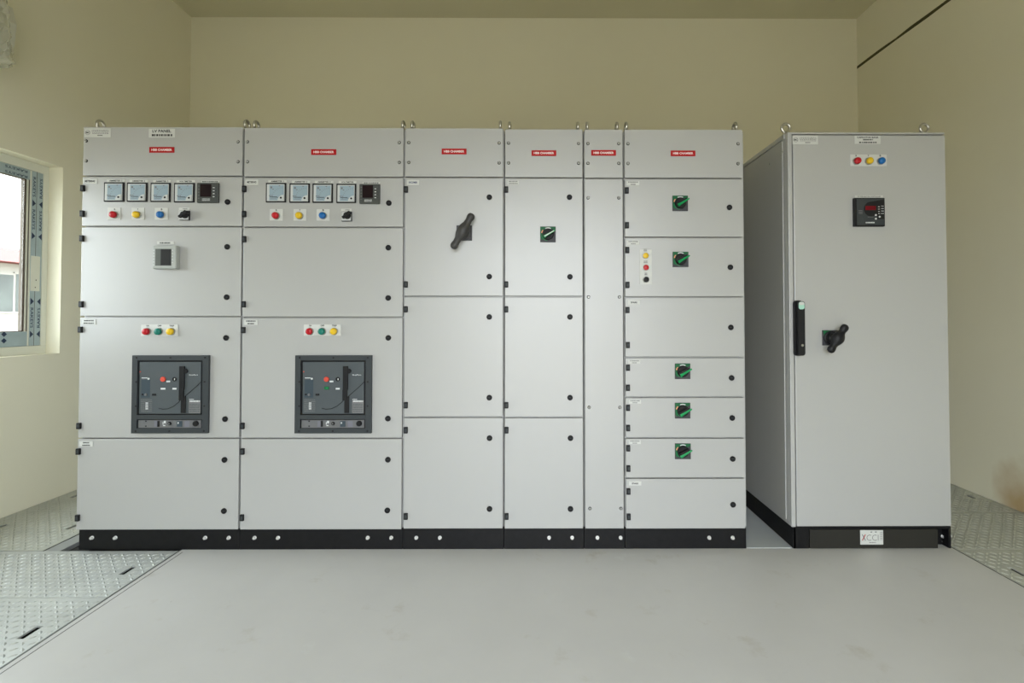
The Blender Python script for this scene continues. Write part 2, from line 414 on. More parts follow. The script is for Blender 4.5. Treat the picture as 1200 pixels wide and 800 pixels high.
def ammeter(cab, p0, q0, p1, q1, word, kind):
    b = MB(); yb = -.006
    x0, x1, z0, z1 = bx(b, p0, q0, p1, q1, yb, 0, 'black', .001)
    w, h = x1-x0, z1-z0
    o = part(kind, b, cab, 'square analogue meter with black rim and pale blue dial')
    f = MB(); f.box(x0+w*.065, x1-w*.065, yb-.002, yb, z0+h*.06, z1-h*.075, 'face', .0006)
    a0, a1, c0, c1 = x0+w*.19, x1-w*.09, z0+h*.09, z1-h*.12; y = yb-.0025
    f.quad(a0, a1, c0, c1, y, 'dial')
    dw, dh = a1-a0, c1-c0; px, pz = a0+dw*.86, c0+dh*.16          # pivot near the lower right corner
    y2 = y-.0004
    for i in range(9):                                            # scale ticks on an arc
        an = PI*.5+PI*.5*i/8
        for rr, tk in ((.62, .07),):
            c, s_ = math.cos(an), math.sin(an)
            p = Vector((px+c*dw*rr, y2, pz+s_*dh*rr)); q = Vector((px+c*dw*(rr+tk), y2, pz+s_*dh*(rr+tk)))
            t = Vector((-s_, 0, c))*.0008
            f.add([p-t, p+t, q+t, q-t], [(0, 1, 2, 3)], 'printgrey')
    for i in range(3):
        an = PI*.56+PI*.38*i/2; c, s_ = math.cos(an), math.sin(an)
        f.quad(px+c*dw*.84-.004, px+c*dw*.84+.003, pz+s_*dh*.80-.002, pz+s_*dh*.80+.002, y2, 'printgrey')
    f.quad(a0+dw*.08, a0+dw*.2, c1-dh*.22, c1-dh*.1, y2, 'printgrey')
    f.quad(a0+dw*.03, a0+dw*.56, c0+dh*.21, c0+dh*.245, y2, 'print')
    f.quad(a0+dw*.08, a0+dw*.24, c0+dh*.3, c0+dh*.33, y2, 'printgrey')
    f.quad(a0+dw*.08, a0+dw*.5, c0+dh*.09, c0+dh*.11, y2, 'printgrey')
    part('dial_face', f, o, 'white face with pale blue scale')
    n = MB(); an = PI*.985; c, s_ = math.cos(an), math.sin(an); r = dw*.78
    n.add([(px, y2-.0006, pz-.001), (px, y2-.0006, pz+.001), (px+c*r, y2-.0006, pz+s_*r+.0005)], [(0, 2, 1)], 'print')
    part('needle', n, o, 'thin black needle')
    g = MB(); k = 8; R = dw*.40                                    # white quarter-round cover over the movement
    pts = [(a1, c0-.002)] + [(a1-R*math.sin(PI/2*i/k), c0-.002+R*math.cos(PI/2*i/k)) for i in range(k+1)]
    g.prism(pts, y-.004, y, 'face'); g.disc(a1-dw*.17, c0+dh*.16, .0048, y-.004, y-.006, 'black', 12)
    part('corner_cover', g, o, 'white corner cover with black screw')
    t = MB(); tx0, tx1, tz0, tz1 = x0+w*.10, x1+w*.01, z1+h*.015, z1+h*.155
    t.box(tx0, tx1, -.0025, 0, tz0, tz1, 'white', .0005)
    t.text(word, (tx0+tx1)/2, (tz0+tz1)/2, (tx1-tx0)*.70, (tz1-tz0)*.58, -.0029, 'print', .03)
    part('name_plate', t, o, 'white strip above the meter')
    return o

def digital_meter(cab, p0, q0, p1, q1, tall):
    b = MB(); yb = -.013
    x0, x1, z0, z1 = bx(b, p0, q0, p1, q1, yb, 0, 'dbezel', .004); w, h = x1-x0, z1-z0
    y = yb-.0004
    b.marks(x0+w*.26, x0+w*.62, z0+h*.08, z0+h*.22, y, 'printw', 2, 3, .45)
    b.marks(x0+w*.07, x0+w*.14, z0+h*.14, z0+h*.9, y, 'printgrey', 5, 4, .2)
    for i in range(4): b.quad(x0+w*.75, x0+w*.83, z0+h*(.28+.15*i), z0+h*(.315+.15*i), y, 'printw')
    o = part('digital_meter', b, cab, 'dark grey digital panel meter with unlit red display')
    d = MB(); d.box(x0+w*.165, x0+w*.675, yb-.001, yb, z0+h*.29, z0+h*.92, 'lcd'); part('display', d, o, 'dark red display')
    for i in range(4):
        k = MB(); k.box(x0+w*.86, x0+w*.93, yb-.0025, yb, z0+h*(.26+.15*i), z0+h*(.335+.15*i), 'dgrey', .001); part('button', k, o)
    t = MB(); tx0, tx1, tz0, tz1 = x0+w*.14, x1-w*.01, z1+h*.015, z1+h*.13
    t.box(tx0, tx1, -.0025, 0, tz0, tz1, 'white', .0005); t.marks(tx0+.004, tx1-.008, tz0+.003, tz1-.003, -.0029, 'print', 1, 8, .9)
    part('name_plate', t, o, 'white strip above the meter')
    return o

def selector(cab, pl, body, kx, ky):
    b = MB(); x0, x1, z0, z1 = bx(b, *pl, -.003, 0, 'white', .0006)
    b.marks(x0+(x1-x0)*.35, x1-(x1-x0)*.18, z1-.009, z1-.004, -.0034, 'printgrey', 1, 15, .9)
    o = part('selector_switch', b, cab, 'small white selector switch with black pointer knob')
    p = MB(); bx(p, *body, -.014, -.003, 'face', .001); 
    a = rect(*body, -.014); p.box(a[0]-.002, a[1]+.002, -.0115, -.003, a[2]-.002, a[3]+.002, 'black', .001)
    part('switch_body', p, o, 'white square face with dark rim')
    k = MB(); x, z = U(kx, ky, -.03); k.lathe(x, z, [(.0175, -.014), (.017, -.022), (.014, -.032), (.012, -.033)], 'black', 20, False)
    an = math.radians(38); c, s_ = math.cos(an), math.sin(an); L0, L1, W = .022, .028, .008
    pts = [(-L0, -W*.6), (L1*.8, -W), (L1, 0), (L1*.8, W), (-L0, W*.6)]
    k.prism([(x+c*p[0]-s_*p[1], z+s_*p[0]+c*p[1]) for p in pts], -.038, -.022, 'black')
    part('knob', k, o, 'black pointer knob')
    return o

def rotary_switch(cab, p0, q0, p1, q1, pale=False):
    b = MB(); x0, x1, z0, z1 = bx(b, p0, q0, p1, q1, -.006, 0, 'switchgrey', .001); w, h = x1-x0, z1-z0
    cx, cz = (x0+x1)/2, (z0+z1)/2; y = -.0064
    b.add([(x0+.001, y, z1-.001), (x0+.001, y, z0+h*.22), (x0+w*.2, y, z0+h*.12), (x0+w*.3, y, z0+h*.55), (x1-.001, y, z0+h*.86), (x1-.001, y, z1-.001)],
          [(0, 1, 2, 3), (0, 3, 4, 5)], 'dgreen')
    def arc(a0, a1, r0, r1, key, yy):
        n = 10; vs = []
        for k in (r0, r1):
            for i in range(n+1):
                a = math.radians(a0+(a1-a0)*i/n); vs.append((cx+k*math.cos(a), yy, cz+k*math.sin(a)))
        b.add(vs, [(i, i+1, i+n+2, i+n+1) for i in range(n)], key)
    arc(115, 65, w*.385, w*.445, 'printw', y-.0004); arc(168, 140, w*.385, w*.45, 'orange', y-.0004)
    arc(190, 265, w*.40, w*.425, 'green', y-.0004)
    o = part('rotary_switch', b, cab, 'square green and grey switch plate with rotary handle')
    d = MB(); d.lathe(cx, cz, [(w*.37, -.006), (w*.37, -.013), (w*.35, -.017), (w*.33, -.018)], 'black', 28, False)
    part('dial', d, o, 'black round dial')
    g = MB(); an = math.radians(31); c, s_ = math.cos(an), math.sin(an)
    tr = lambda p: (cx+c*p[0]-s_*p[1], cz+s_*p[0]+c*p[1])
    g.prism([tr(p) for p in [(-.024, -.0105), (.026, -.0075), (.030, 0), (.026, .0075), (-.024, .0105), (-.028, 0)]], -.040, -.016, 'black')
    part('grip', g, o, 'black grip')
    s = MB(); of = -.0045; P = [(-.028, -.0075), (-.006, -.0052), (.036, -.0036), (.038, 0), (.036, .0036), (-.006, .0052), (-.028, .0075)]
    P = [tr((a, c_+of)) for a, c_ in P]
    s.prism(P, -.044, -.040, 'green'); n = len(P); rd = [tr((-.026, of-.001)), tr((.037, of))]
    s.add([(p[0], -.044, p[1]) for p in P]+[(rd[0][0], -.0475, rd[0][1]), (rd[1][0], -.0455, rd[1][1])],
          [(0, 1, n), (1, 2, 3, n+1, n), (3, 4, 5, n, n+1), (5, 6, n), (6, 0, n)], 'green')
    if pale: s.prism([tr(p) for p in [(-.024, of-.0035), (.030, of-.0018), (.030, of+.0014), (-.024, of+.0030)]], -.0480, -.0445, 'printw')
    part('pointer_bar', s, o, 'bright green pointer bar')
    return o

def large_handle(cab, pl, e0, e1, gripkey, prot, greenplate):
    b = MB(); x0, x1, z0, z1 = bx(b, *pl, -.006, 0, 'switchgrey', .001); w, h = x1-x0, z1-z0
    cx, cz = (x0+x1)/2, (z0+z1)/2
    if greenplate: b.add([(x0+.001, -.0064, z1-.002), (x0+w*.14, -.0064, z0+h*.45), (x0+w*.55, -.0064, z1-.002)], [(0, 1, 2)], 'dgreen')
    o = part('rotary_handle', b, cab, 'square plate carrying a large rotary handle')
    hb = MB(); hb.lathe(cx, cz, [(.034, -.006), (.034, -.012), (.027, -.014), (.024, -.035), (.019, -.040), (.018, -prot)], gripkey, 24, False)
    part('hub', hb, o, 'round hub')
    A = Vector((U(*e0, -prot)[0], -prot, U(*e0, -prot)[1])); B = Vector((U(*e1, -prot)[0], -prot, U(*e1, -prot)[1]))
    d = (B-A); L = d.length; d.normalize(); g = MB()
    prof = [(-.019, .003), (-.0175, .0100), (-.013, .0155), (-.006, .0187), (0, .0195), (.008, .0188), (.014, .0172), (.019, .0162)]
    mid = [(.24*L, .0180), (.30*L, .0225), (.36*L, .0262), (.44*L, .0292), (.5*L, .0300), (.56*L, .0292), (.64*L, .0262), (.70*L, .0225), (.76*L, .0180)]
    path = prof+mid+[(L-t, r) for t, r in reversed(prof)]
    g.tube([A+d*t for t, r in path], [r for t, r in path], gripkey, 18, False, (.8, 1.0))
    for t in (.028, L-.028): g.tube([A+d*(t-.0012), A+d*(t+.0012)], [.0166, .0166], 'black', 18, False, (.8, 1.0))
    part('grip', g, o, 'two-ended dark grip with rounded ends')
    return o

def breaker(cab, dx, second):
    def R(p0, q0, p1, q1): return (p0+dx, q0, p1+dx, q1)
    def K(cx, cy): return (150+cx/7.276+dx, 405+cy/7.276)      # inset pixels of the enlarged photograph
    x0, x1, z0, z1 = rect(*R(154, 416.3, 244, 507.7), -.014)
    i0, i1, j0, j1 = rect(*R(160.6, 422.3, 236.9, 486.1), -.014)
    k0, k1, l0, l1 = rect(*R(159.9, 491.4, 236.0, 501.8), -.014)
    b = MB(); yf = -.014
    b.box(x0, i0, yf, 0, z0, z1, 'dgrey', .0012); b.box(i1, x1, yf, 0, z0, z1, 'dgrey', .0012)
    for c0, c1 in ((j1, z1), (l1, j0), (z0, l0)): b.box(i0-.003, i1+.003, yf, 0, c0, c1, 'dgrey', .0012)
    b.box(x0+.004, x1-.004, -.0012, -.0002, z0+.004, z1-.004, 'black')
    o = part('circuit_breaker', b, cab, 'dark grey withdrawable circuit breaker front')
    for fx in (.06, .5, .95):
        for fz in (.03, .35, .66, .97):
            if fx == .5 and fz in (.35, .66): continue
            stamp('frame_screw', 'frame_screw', lambda q: q.disc(0, 0, .0045, 0, -.0015, 'black', 10),
                  (x0+(x1-x0)*fx, yf, z0+(z1-z0)*fz), o)
    # front cover
    yc = -.0085; c = MB()
    a0, a1, d0, d1 = bx(c, *R(163.3, 423.9, 235.2, 484.7), yc, -.0012, 'dgrey2', .001)
    y = yc-.0004
    def Q(m, ax, ay, bx_, by, key, yy=None):
        q = rect(*K(ax, ay), *K(bx_, by), yc); m.quad(*q, y if yy is None else yy, key)
    Q(c, 99, 140, 187, 250, 'dgrey2'); Q(c, 113, 290, 188, 442, 'dgrey3')
    Q(c, 117, 271, 166, 277, 'printw'); 
    q = rect(*K(108, 455), *K(205, 565), yc); c.marks(*q, y, 'printgrey', 8, 21, .35); 
    q = rect(*K(150, 480), *K(172, 545), yc); c.marks(*q, y-.0002, 'printw', 4, 22, .7)
    Q(c, 520, 465, 617, 573, 'printgrey'); q = rect(*K(520, 452), *K(562, 461), yc); c.marks(*q, y, 'printw', 1, 23, .7)
    q = rect(*K(524, 466), *K(614, 478), yc); c.marks(*q, y-.0004, 'printw', 1, 24, .95)
    q = rect(*K(524, 490), *K(612, 565), yc); c.marks(*q, y-.0004, 'dgrey2', 5, 25, .5)
    q = rect(*K(522, 243), *K(597, 256), yc); c.text('EasyPact', (q[0]+q[1])/2, (q[2]+q[3])/2, q[1]-q[0], q[3]-q[2], y, 'printw', .01)
    # curved seam across the cover
    pts = [(262, 533), (300, 542), (345, 536), (390, 515), (430, 482), (455, 455), (490, 428), (540, 385), (585, 345), (624, 306)]
    w = [Vector((U(*K(*p), yc)[0], yc-.0002, U(*K(*p), yc)[1])) for p in pts]
    c.tube(w, .0016, 'black', 6)
    part('front_cover', c, o, 'grey front cover with curved seam')
    for nm, p, r, dep, key, lb in (('stop_button', (302, 285), .0125, .007, 'redbtn', 'round red push button'),
                               ('indicator_window', (397, 285), .0105, .004, 'black', 'round black state window'),
                               ('status_lamp', (107, 221), .003, .003, 'redbtn', 'tiny red lamp'),
                               ('trip_stud', (177, 281), .0048, .003, 'printw', 'small white stud'),
                               ('dial_knob', (153, 417), .0065, .004, 'traygrey', 'small pale knob'),
                               ('dial_knob', (125, 415), .0045, .003, 'black', 'small black knob')):
        m = MB(); x, z = U(*K(*p), yc); m.disc(x, z, r, yc, yc-dep, key, 18, .3)
        if nm == 'indicator_window': m.quad(x+.001, x+.005, z-.004, z+.005, yc-dep-.0004, 'printw')
        part(nm, m, o, lb)
    labs = [(328, 297, 360, 311, 'printw'), (380, 359, 414, 373, 'printw')]
    if not second: labs.append((280, 359, 320, 373, 'printw'))
    for ax, ay, ex, ey, key in labs:
        m = MB(); q = rect(*K(ax, ay), *K(ex, ey), yc); m.box(q[0], q[1], yc-.0015, yc, q[2], q[3], key, .0004); part('state_label', m, o, 'small white label')
    if second:
        m = MB(); q = rect(*K(281, 347), *K(322, 374), yc); m.box(q[0], q[1], yc-.002, yc, q[2], q[3], 'dgreen', .002)
        m.quad(q[0]+.008, q[1]-.004, q[2]+.006, q[2]+.010, yc-.0024, 'green'); part('state_label', m, o, 'green state indicator')
    m = MB(); q = rect(*K(207, 408), *K(240, 425), yc); m.box(q[0], q[1], yc-.003, yc, q[2], q[3], 'black', .003); part('latch', m, o, 'black slot')
    # charging handle: tall black recess with offset lower half
    h = MB(); 
    for ax, ay, ex, ey, dep in ((443, 173, 487, 375, .008), (440, 372, 480, 465, .008), (455, 430, 495, 572, .006)):
        q = rect(*K(ax, ay), *K(ex, ey), yc); h.box(q[0], q[1], yc-dep, yc, q[2], q[3], 'black', .0015)
    q = U(*K(492, 216), yc); h.disc(q[0], q[1], .012, yc, yc-.006, 'black', 16)
    part('charging_handle', h, o, 'tall black charging handle')
    # lower tray
    t = MB(); bx(t, *R(162.0, 492.0, 235.4, 501.3), -.008, -.0012, 'traygrey', .0006); y = -.0084
    def T(ax, ay, ex, ey, key, dep=0):
        q = rect(*K(ax, ay), *K(ex, ey), -.008)
        if dep: t.box(q[0], q[1], -.008-dep, -.008, q[2], q[3], key, .0008)
        else: t.quad(*q, y, key)
    T(224, 640, 250, 690, 'lilac'); T(252, 640, 270, 690, 'black', .003); T(482, 642, 525, 692, 'lilac'); T(296, 650, 302, 672, 'printw'); T(306, 640, 322, 660, 'printw'); T(300, 676, 318, 684, 'printw')
    T(147, 638, 159, 648, 'black', .002); T(147, 680, 159, 690, 'black', .002); T(418, 642, 462, 690, 'dgrey3', .002)
    part('lower_tray', t, o, 'lighter grey control strip')
    for p, r, key, dep in (((357, 662), .0085, 'black', .006), ((580, 662), .0135, 'black', .010)):
        m = MB(); x, z = U(*K(*p), -.008); m.lathe(x, z, [(r, -.008), (r, -.008-dep*.7), (r*.8, -.008-dep)], key, 18, False)
        if r < .01: m.disc(x, z, r*.5, -.008-dep, -.008-dep-.0015, 'traygrey', 12)
        part('lock_knob', m, o, 'round black lock knob')
    m = MB(); q = rect(*K(424, 650), *K(434, 664), -.010); m.box(q[0], q[1], -.0125, -.010, q[2], q[3], 'printw', .0005); part('rocker', m, o, 'small white rocker')
    return o

# ------------------------------------------------------------------ cabinets
GRP = 'grey switchgear cabinets bolted together in one row'
DEPTH = 0.80
B = [U(p, 385)[0] for p in (93.6, 282.9, 472.9, 590.6, 684.3, 731.7, 875.2)]
def cabinet(i, label, ptop, pch, plinth_top, rows, bolts, right_extra=0.0):
    """i-th section of the row; rows = list of doors (q0, q1, locks, hinges) in photo pixels"""
    x0, x1 = B[i], B[i+1]; xc = (x0+x1)/2; pm = (x0+x1)/2
    pxc = 627+pm*235
    r = root('switchgear_cabinet', (xc, DEPTH/2, 0), label, 'electrical cabinet', GRP)
    zt = U(pxc, ptop)[1]; zp = U(pxc, plinth_top)[1]
    b = MB(); b.box(x0+.0015, x1-.0015, .022, DEPTH, zp, zt, 'cab', .002); part('carcass', b, r)
    b = MB(); pl0 = x0+(.009 if i == 0 else .0008); pl1 = x1-(.009 if i == 5 else .0008)
    b.box(pl0, pl1, .006, DEPTH-.02, 0, zp-.0005, 'plinth', .0015); pb = part('plinth', b, r, 'black steel plinth')
    for bxp in bolts:
        x, z = U(bxp, 630.3); stamp('plinth_bolt', 'bolt', mk_bolt, (x, .006, z), pb, 'bright bolt head')
    dl, dr = x0+.0045, x1-.0055-right_extra
    if i == 0: dl = x0
    # cover panel of the busbar chamber
    b = MB(); zc = U(pxc, pch)[1]
    b.box(dl, dr, 0, .022, zc+.0035, zt+.001, 'cab', .0022); cov = part('cover_panel', b, r)
    doors = []
    for q0, q1, locks, hinges in rows:
        z1 = U(pxc, q0)[1]-.0035; z0 = U(pxc, q1)[1]+.0035
        if abs(q1-plinth_top) < .6: z0 = zp+.001
        b = MB(); b.box(dl, dr, 0, .022, z0, z1, 'cab', .0022)
        d = part('door' if hinges else 'blank_panel', b, r); doors.append(d)
        for lx, ly in locks:
            x, z = U(lx, ly); stamp('lock', 'lock', mk_lock, (x, 0, z), d, 'round black quarter-turn lock')
        for hx, hy in hinges:
            x, z = U(hx, hy); stamp('hinge', 'hinge', mk_hinge, (max(x, dl+.004), 0, z), d, 'small black hinge')
    for ex in (x0+.024, x1-.024):
        stamp('lifting_eye', 'eye', mk_eye_edge, (ex, .07, zt), r, 'shiny steel lifting eye')
    return r, cov, doors
def screws(cov, pts):
    for px, py in pts:
        x, z = U(px, py); stamp('screw', 'screw', mk_screw, (x, 0, z), cov, 'cover screw')

# 1 -- left-hand incomer
r, cov, d = cabinet(0, 'grey switchgear cabinet at the left end of the row, with LV PANEL plate and meters', 149, 206.4, 620.6, [
    (206.4, 265.4, [(266.9, 236.6)], [(98, 220.8), (97.5, 250.5)]),
    (265.4, 371, [(266.5, 289.2), (265.8, 348.1)], [(97, 279.5), (96.2, 356.4)]),
    (371, 513.5, [(265.1, 395.7), (264, 490.8)], [(95.3, 386.1), (93.6, 498.6)]),
    (513.5, 620.6, [(263.3, 538.5), (262.6, 598.4)], [(92.9, 528.5), (91.9, 606.2)])], [106.9, 134.4, 239.9, 267.5])
screws(cov, [(101.1, 165.1), (101.1, 188.5), (278.9, 166), (278.9, 189.5)])
maker_plate(cov, 98.9, 150.2, 129.6, 160.7)
name_plate(cov, 174.3, 150.8, 204.9, 160.9, ['LV PANEL', .84], label='pale plate lettered LV PANEL')
warning(cov, 174.8, 172.1, 204.2, 178.8)
name_plate(d[0], 97.2, 209.2, 113.5, 215.2, ['METERING'])
for (a, q, e, t), wd, kd in zip([(121.6, 213.4, 145.1, 236.2), (148.5, 213.7, 172.2, 236.3), (176.2, 214, 199.3, 236.4), (203.7, 214.2, 227.6, 237)],
                           ['AMMETER 1', 'AMMETER 2', 'AMMETER 3', 'VOLTMETER'], ['ammeter']*3+['voltmeter']):
    ammeter(r, a, q, e, t, wd, kd)
digital_meter(r, 230.3, 213.9, 255.8, 237.4, 0)
for rc, px, col, wd in (((126.1, 243.1, 141.4, 257.3), 132.7, 'red', 'R'), ((154.1, 243.3, 168.9, 257.3), 159.7, 'yellow', 'Y'), ((181.3, 243.4, 196.6, 257.4), 187.8, 'blue', 'B')):
    lamp_set(r, rc, [(px, 251.4, col)], [wd])
selector(r, (209.4, 243.2, 221.8, 257.6), (210.2, 246.9, 220.6, 257.2), 214.3, 251)
# pale power meter on the second door
b = MB(); x0, x1, z0, z1 = bx(b, 178.2, 287.4, 206.4, 314.8, -.030, 0, 'bezel', .006); w, h = x1-x0, z1-z0
b.marks(x0+w*.82, x0+w*.87, z0+h*.2, z0+h*.85, -.0304, 'printw', 5, 31, .4); b.marks(x0+w*.05, x0+w*.1, z0+h*.1, z0+h*.85, -.0304, 'printw', 6, 32, .3)
pm_ = part('power_meter', b, r, 'light grey square power meter with dark screen')
b = MB(); b.box(x0+w*.14, x0+w*.80, -.031, -.030, z0+h*.13, z0+h*.85, 'lcdg2'); b.box(x0+w*.37, x0+w*.79, -.0316, -.031, z0+h*.15, z0+h*.83, 'lcdg'); part('screen', b, pm_, 'dark screen with paler left strip')
b = MB(); bx(b, 183.9, 282.6, 203.7, 286.3, -.0025, 0, 'white', .0005); q = rect(187, 283.6, 199.5, 285.3, -.0029); b.marks(*q, -.0029, 'print', 1, 33, 1); part('name_plate', b, pm_, 'white strip above the meter')
name_plate(d[2], 95.9, 374, 112.1, 380.2, [.7, .75]); name_plate(d[3], 93, 517, 108.6, 523.1, [.5, .6])
lamp_set(r, (165.2, 380, 208.4, 393.6), [(171.3, 388.4, 'red'), (185.3, 388.4, 'greenl'), (199.6, 388.4, 'yellow')], ['ON', 'OFF', 'TRIP'])
breaker(r, 0.0, False)

# 2 -- second incomer
r, cov, d = cabinet(1, 'grey switchgear cabinet second from the left, its circuit breaker showing a green indicator', 150, 207.6, 620.4, [
    (207.6, 266.3, [(455.8, 237.9)], [(286.9, 221.6), (286.8, 251)]),
    (266.3, 371.8, [(455.2, 290.2), (455, 349)], [(286.8, 280.4), (286.3, 356.5)]),
    (371.8, 513.5, [(455.1, 395.7), (454.7, 490.2)], [(285.8, 386.6), (284.8, 498.6)]),
    (513.5, 620.4, [(454.7, 538.3), (454, 597.7)], [(284.8, 528.5), (284.2, 605.9)])], [297.8, 325.4, 430.6, 458.2])
screws(cov, [(289.9, 166), (289.9, 189.5), (467.9, 167), (467.9, 190.3)])
warning(cov, 364.6, 174.7, 394, 181.4)
name_plate(d[0], 287.4, 210.3, 302.5, 216.4, ['METERING'])
for (a, q, e, t), wd, kd in zip([(311.4, 214.1, 335, 236.9), (339.1, 214.7, 362.7, 237.3), (366.1, 214.9, 389.9, 237.4), (394.1, 215.1, 417.1, 237.7)],
                           ['AMMETER 1', 'AMMETER 2', 'AMMETER 3', 'VOLTMETER'], ['ammeter']*3+['voltmeter']):
    ammeter(r, a, q, e, t, wd, kd)
digital_meter(r, 420.8, 215.3, 444.9, 238.5, 0)
for rc, px, col, wd in (((316.1, 244.8, 331.5, 258.4), 322.8, 'red', 'R'), ((344, 244.9, 358.7, 258.5), 350.3, 'yellow', 'Y'), ((371, 245, 386.3, 258.4), 377.9, 'blue', 'B')):
    lamp_set(r, rc, [(px, 252.4, col)], [wd])
selector(r, (399.6, 244.4, 411.8, 258.6), (400.2, 248, 411.2, 258.4), 405.7, 251.9)
name_plate(d[2], 286.1, 374.6, 301.6, 380.6, [.75, .5])
lamp_set(r, (356, 380, 399.5, 393.2), [(362.5, 388.2, 'red'), (376.9, 388.2, 'greenl'), (390.9, 388.2, 'yellow')], ['ON', 'OFF', 'TRIP'])
breaker(r, 191.3, True)

# 3 -- cabinet with the large black rotary handle
r, cov, d = cabinet(2, 'grey switchgear cabinet in mid-row with a large dark two-ended rotary handle', 150.4, 207.7, 619.4, [
    (207.7, 347.3, [(573.5, 231.1), (573.4, 324)], [(476.1, 222.2), (475.9, 333.2)]),
    (347.3, 488.8, [(573.4, 371.2), (573.4, 465.7)], [(475.9, 362.3), (475.9, 474.4)]),
    (488.8, 619.4, [(573.7, 513.1), (573.7, 596)], [(475.8, 503.6), (475.8, 604.4)])], [487.6, 515.2])
screws(cov, [(479, 166.9), (479, 190.3), (584.9, 167.5), (584.9, 190.8)])
warning(cov, 517.5, 174.0, 546.7, 180.7)
name_plate(d[0], 476.9, 210.8, 491.3, 216.6, ['INCOMER'], 'navy')
large_handle(r, (534.9, 263.9, 553.1, 281.8), (532.5, 287.3), (551.6, 254.2), 'grip', .055, False)

# 4 -- cabinet with one rotary switch
r, cov, d = cabinet(3, 'grey switchgear cabinet with one small rotary switch, right of the large dark handle', 151.6, 208.3, 619.4, [
    (208.3, 347.4, [(667.3, 231.1), (667.9, 324.3)], [(593.4, 222.3), (593.4, 333.2)]),
    (347.4, 489, [(667.9, 371.2), (668, 465.7)], [(593.4, 362.3), (593.5, 474.4)]),
    (489, 619.4, [(668.5, 513.1), (668.5, 596)], [(593.7, 503.6), (593.7, 604.4)])], [643.5, 670.6])
screws(cov, [(595.9, 167.6), (595.9, 190.8), (678, 168), (678, 191.2)])
warning(cov, 622.9, 176, 651.9, 182.6)
name_plate(d[0], 594.7, 211.3, 608, 216.2, [.8, .8], 'printgrey')
rotary_switch(r, 633.1, 265.3, 651.3, 283.6, True)

# 5 -- narrow blank cable chamber
r, cov, d = cabinet(4, 'narrowest grey switchgear cabinet in the row, a blank panel held by screws', 151.8, 208.9, 619.4, [
    (208.9, 619.4, [], [])], [700.2, 727.5])
screws(cov, [(689, 168.2), (689, 191.3), (725.1, 168.2), (725.1, 191.3)])
warning(cov, 692.9, 175.7, 721.9, 182.3)
screws(d[0], [(689.2, 231.8), (725.1, 231.8), (689.6, 347.9), (725.9, 347.9), (690.3, 477.2), (726.5, 477.2), (691.3, 595.5), (727.6, 595.5)])

# 6 -- outgoing feeders
sw = [(788.2, 229, 806.3, 247), (788.5, 294.8, 806.9, 312.7), None, (791.1, 425.8, 809.1, 444), (791.1, 471.9, 809.1, 490.3), (791.2, 519.7, 809.6, 537.9), None]
npl = [(734.3, 212, 749.4, 217.3), (734.9, 281.7, 749.3, 286.8), (735.8, 351.8, 750, 356.7), (736.2, 421.6, 750.5, 426.1), (736.8, 468.3, 751.3, 472.9), (736.6, 515.5, 750.9, 520.2), (736.8, 563.9, 751.6, 568.7)]
r, cov, d = cabinet(5, 'grey switchgear cabinet at the right end of the row, seven doors, five green rotary switches', 152, 209, 619.4, [
    (209, 278.1, [(854.7, 243)], [(734.3, 223.4), (734.6, 264)]),
    (278.1, 348, [(855.7, 313.1)], [(734.9, 293), (735.1, 333.8)]),
    (348, 418.6, [(856.3, 383.5)], [(735.2, 363.1), (735.6, 404.1)]),
    (418.6, 465.3, [(857.2, 442.6)], [(735.7, 430.5), (735.7, 454)]),
    (465.3, 513.1, [(857.9, 489.5)], [(735.8, 477.4), (735.9, 501.1)]),
    (513.1, 560.2, [(858.5, 537.4)], [(736, 524.7), (736.2, 548.4)]),
    (560.2, 619.4, [(858.9, 591)], [(736.3, 575.2), (736.5, 604.9)])], [831.5, 859], .010)
screws(cov, [(735.9, 168.4), (735.9, 191.5), (864.9, 168.4), (864.9, 191.7)])
warning(cov, 786.1, 176.3, 815, 182.9)
for i, dd in enumerate(d):
    name_plate(dd, *npl[i], ['SPARE'] if i in (2, 6) else [.8, .4], 'print' if i in (2, 6) else 'printgrey')
    if sw[i]: rotary_switch(r, *sw[i])
lamp_set(r, (749.8, 292, 764, 332.9), [(756.7, 299.4, 'yellow'), (757.1, 313.3, 'red'), (757.4, 327.4, 'black')], [.016, .020, .014], 'button')

# 7 -- capacitor cabinet standing on its own
cx0 = U(925.4, 385)[0]; cx1 = U(1110.8, 385)[0]
ZP = U(1020, 617.2)[1]; ZT = U(1015, 155)[1]
r = root('capacitor_cabinet', ((cx0+cx1)/2, .4, 0), 'tall free-standing grey capacitor bank cabinet with one full-height door and red display', 'electrical cabinet')
b = MB(); b.box(cx0, cx1, .022, .80, ZP, ZT, 'cab', .003)
b.box(cx0, cx0+.021, .0, .022, ZP, ZT, 'cab', .002); b.box(cx0+.018, cx1, .0, .022, ZT-.0095, ZT, 'cab', .002)
b.box(cx0-.004, cx0+.0005, .05, .79, ZP+.02, ZT-.03, 'cab', .001)          # side sheet
b.box(cx0-.006, cx0+.001, .03, .80, ZT-.022, ZT, 'cab', .001)
part('carcass', b, r, 'grey carcass with slim front frame')
b = MB(); b.box(cx0+.0255, cx1+.001, -.001, .020, ZP+.003, ZT-.0145, 'cab', .003); door = part('door', b, r, 'full-height grey door')
b = MB(); zb = ZP-.0005
b.box(cx0+.012, cx0+.088, .004, .06, 0, zb, 'plinth', .001); b.box(cx1-.010, cx1-.004+.006, .004, .05, 0, zb, 'plinth', .001)
b.box(cx0+.010, cx0+.022, .004, .79, 0, zb-.003, 'plinth', .001); b.box(cx1-.012, cx1-.002, .05, .79, 0, zb-.003, 'plinth', .001)
b.box(cx0+.02, cx1-.01, .76, .79, 0, zb-.003, 'plinth', .001); b.box(cx1-.075, cx1-.006, .045, .05, 0, zb, 'plinth', .001)
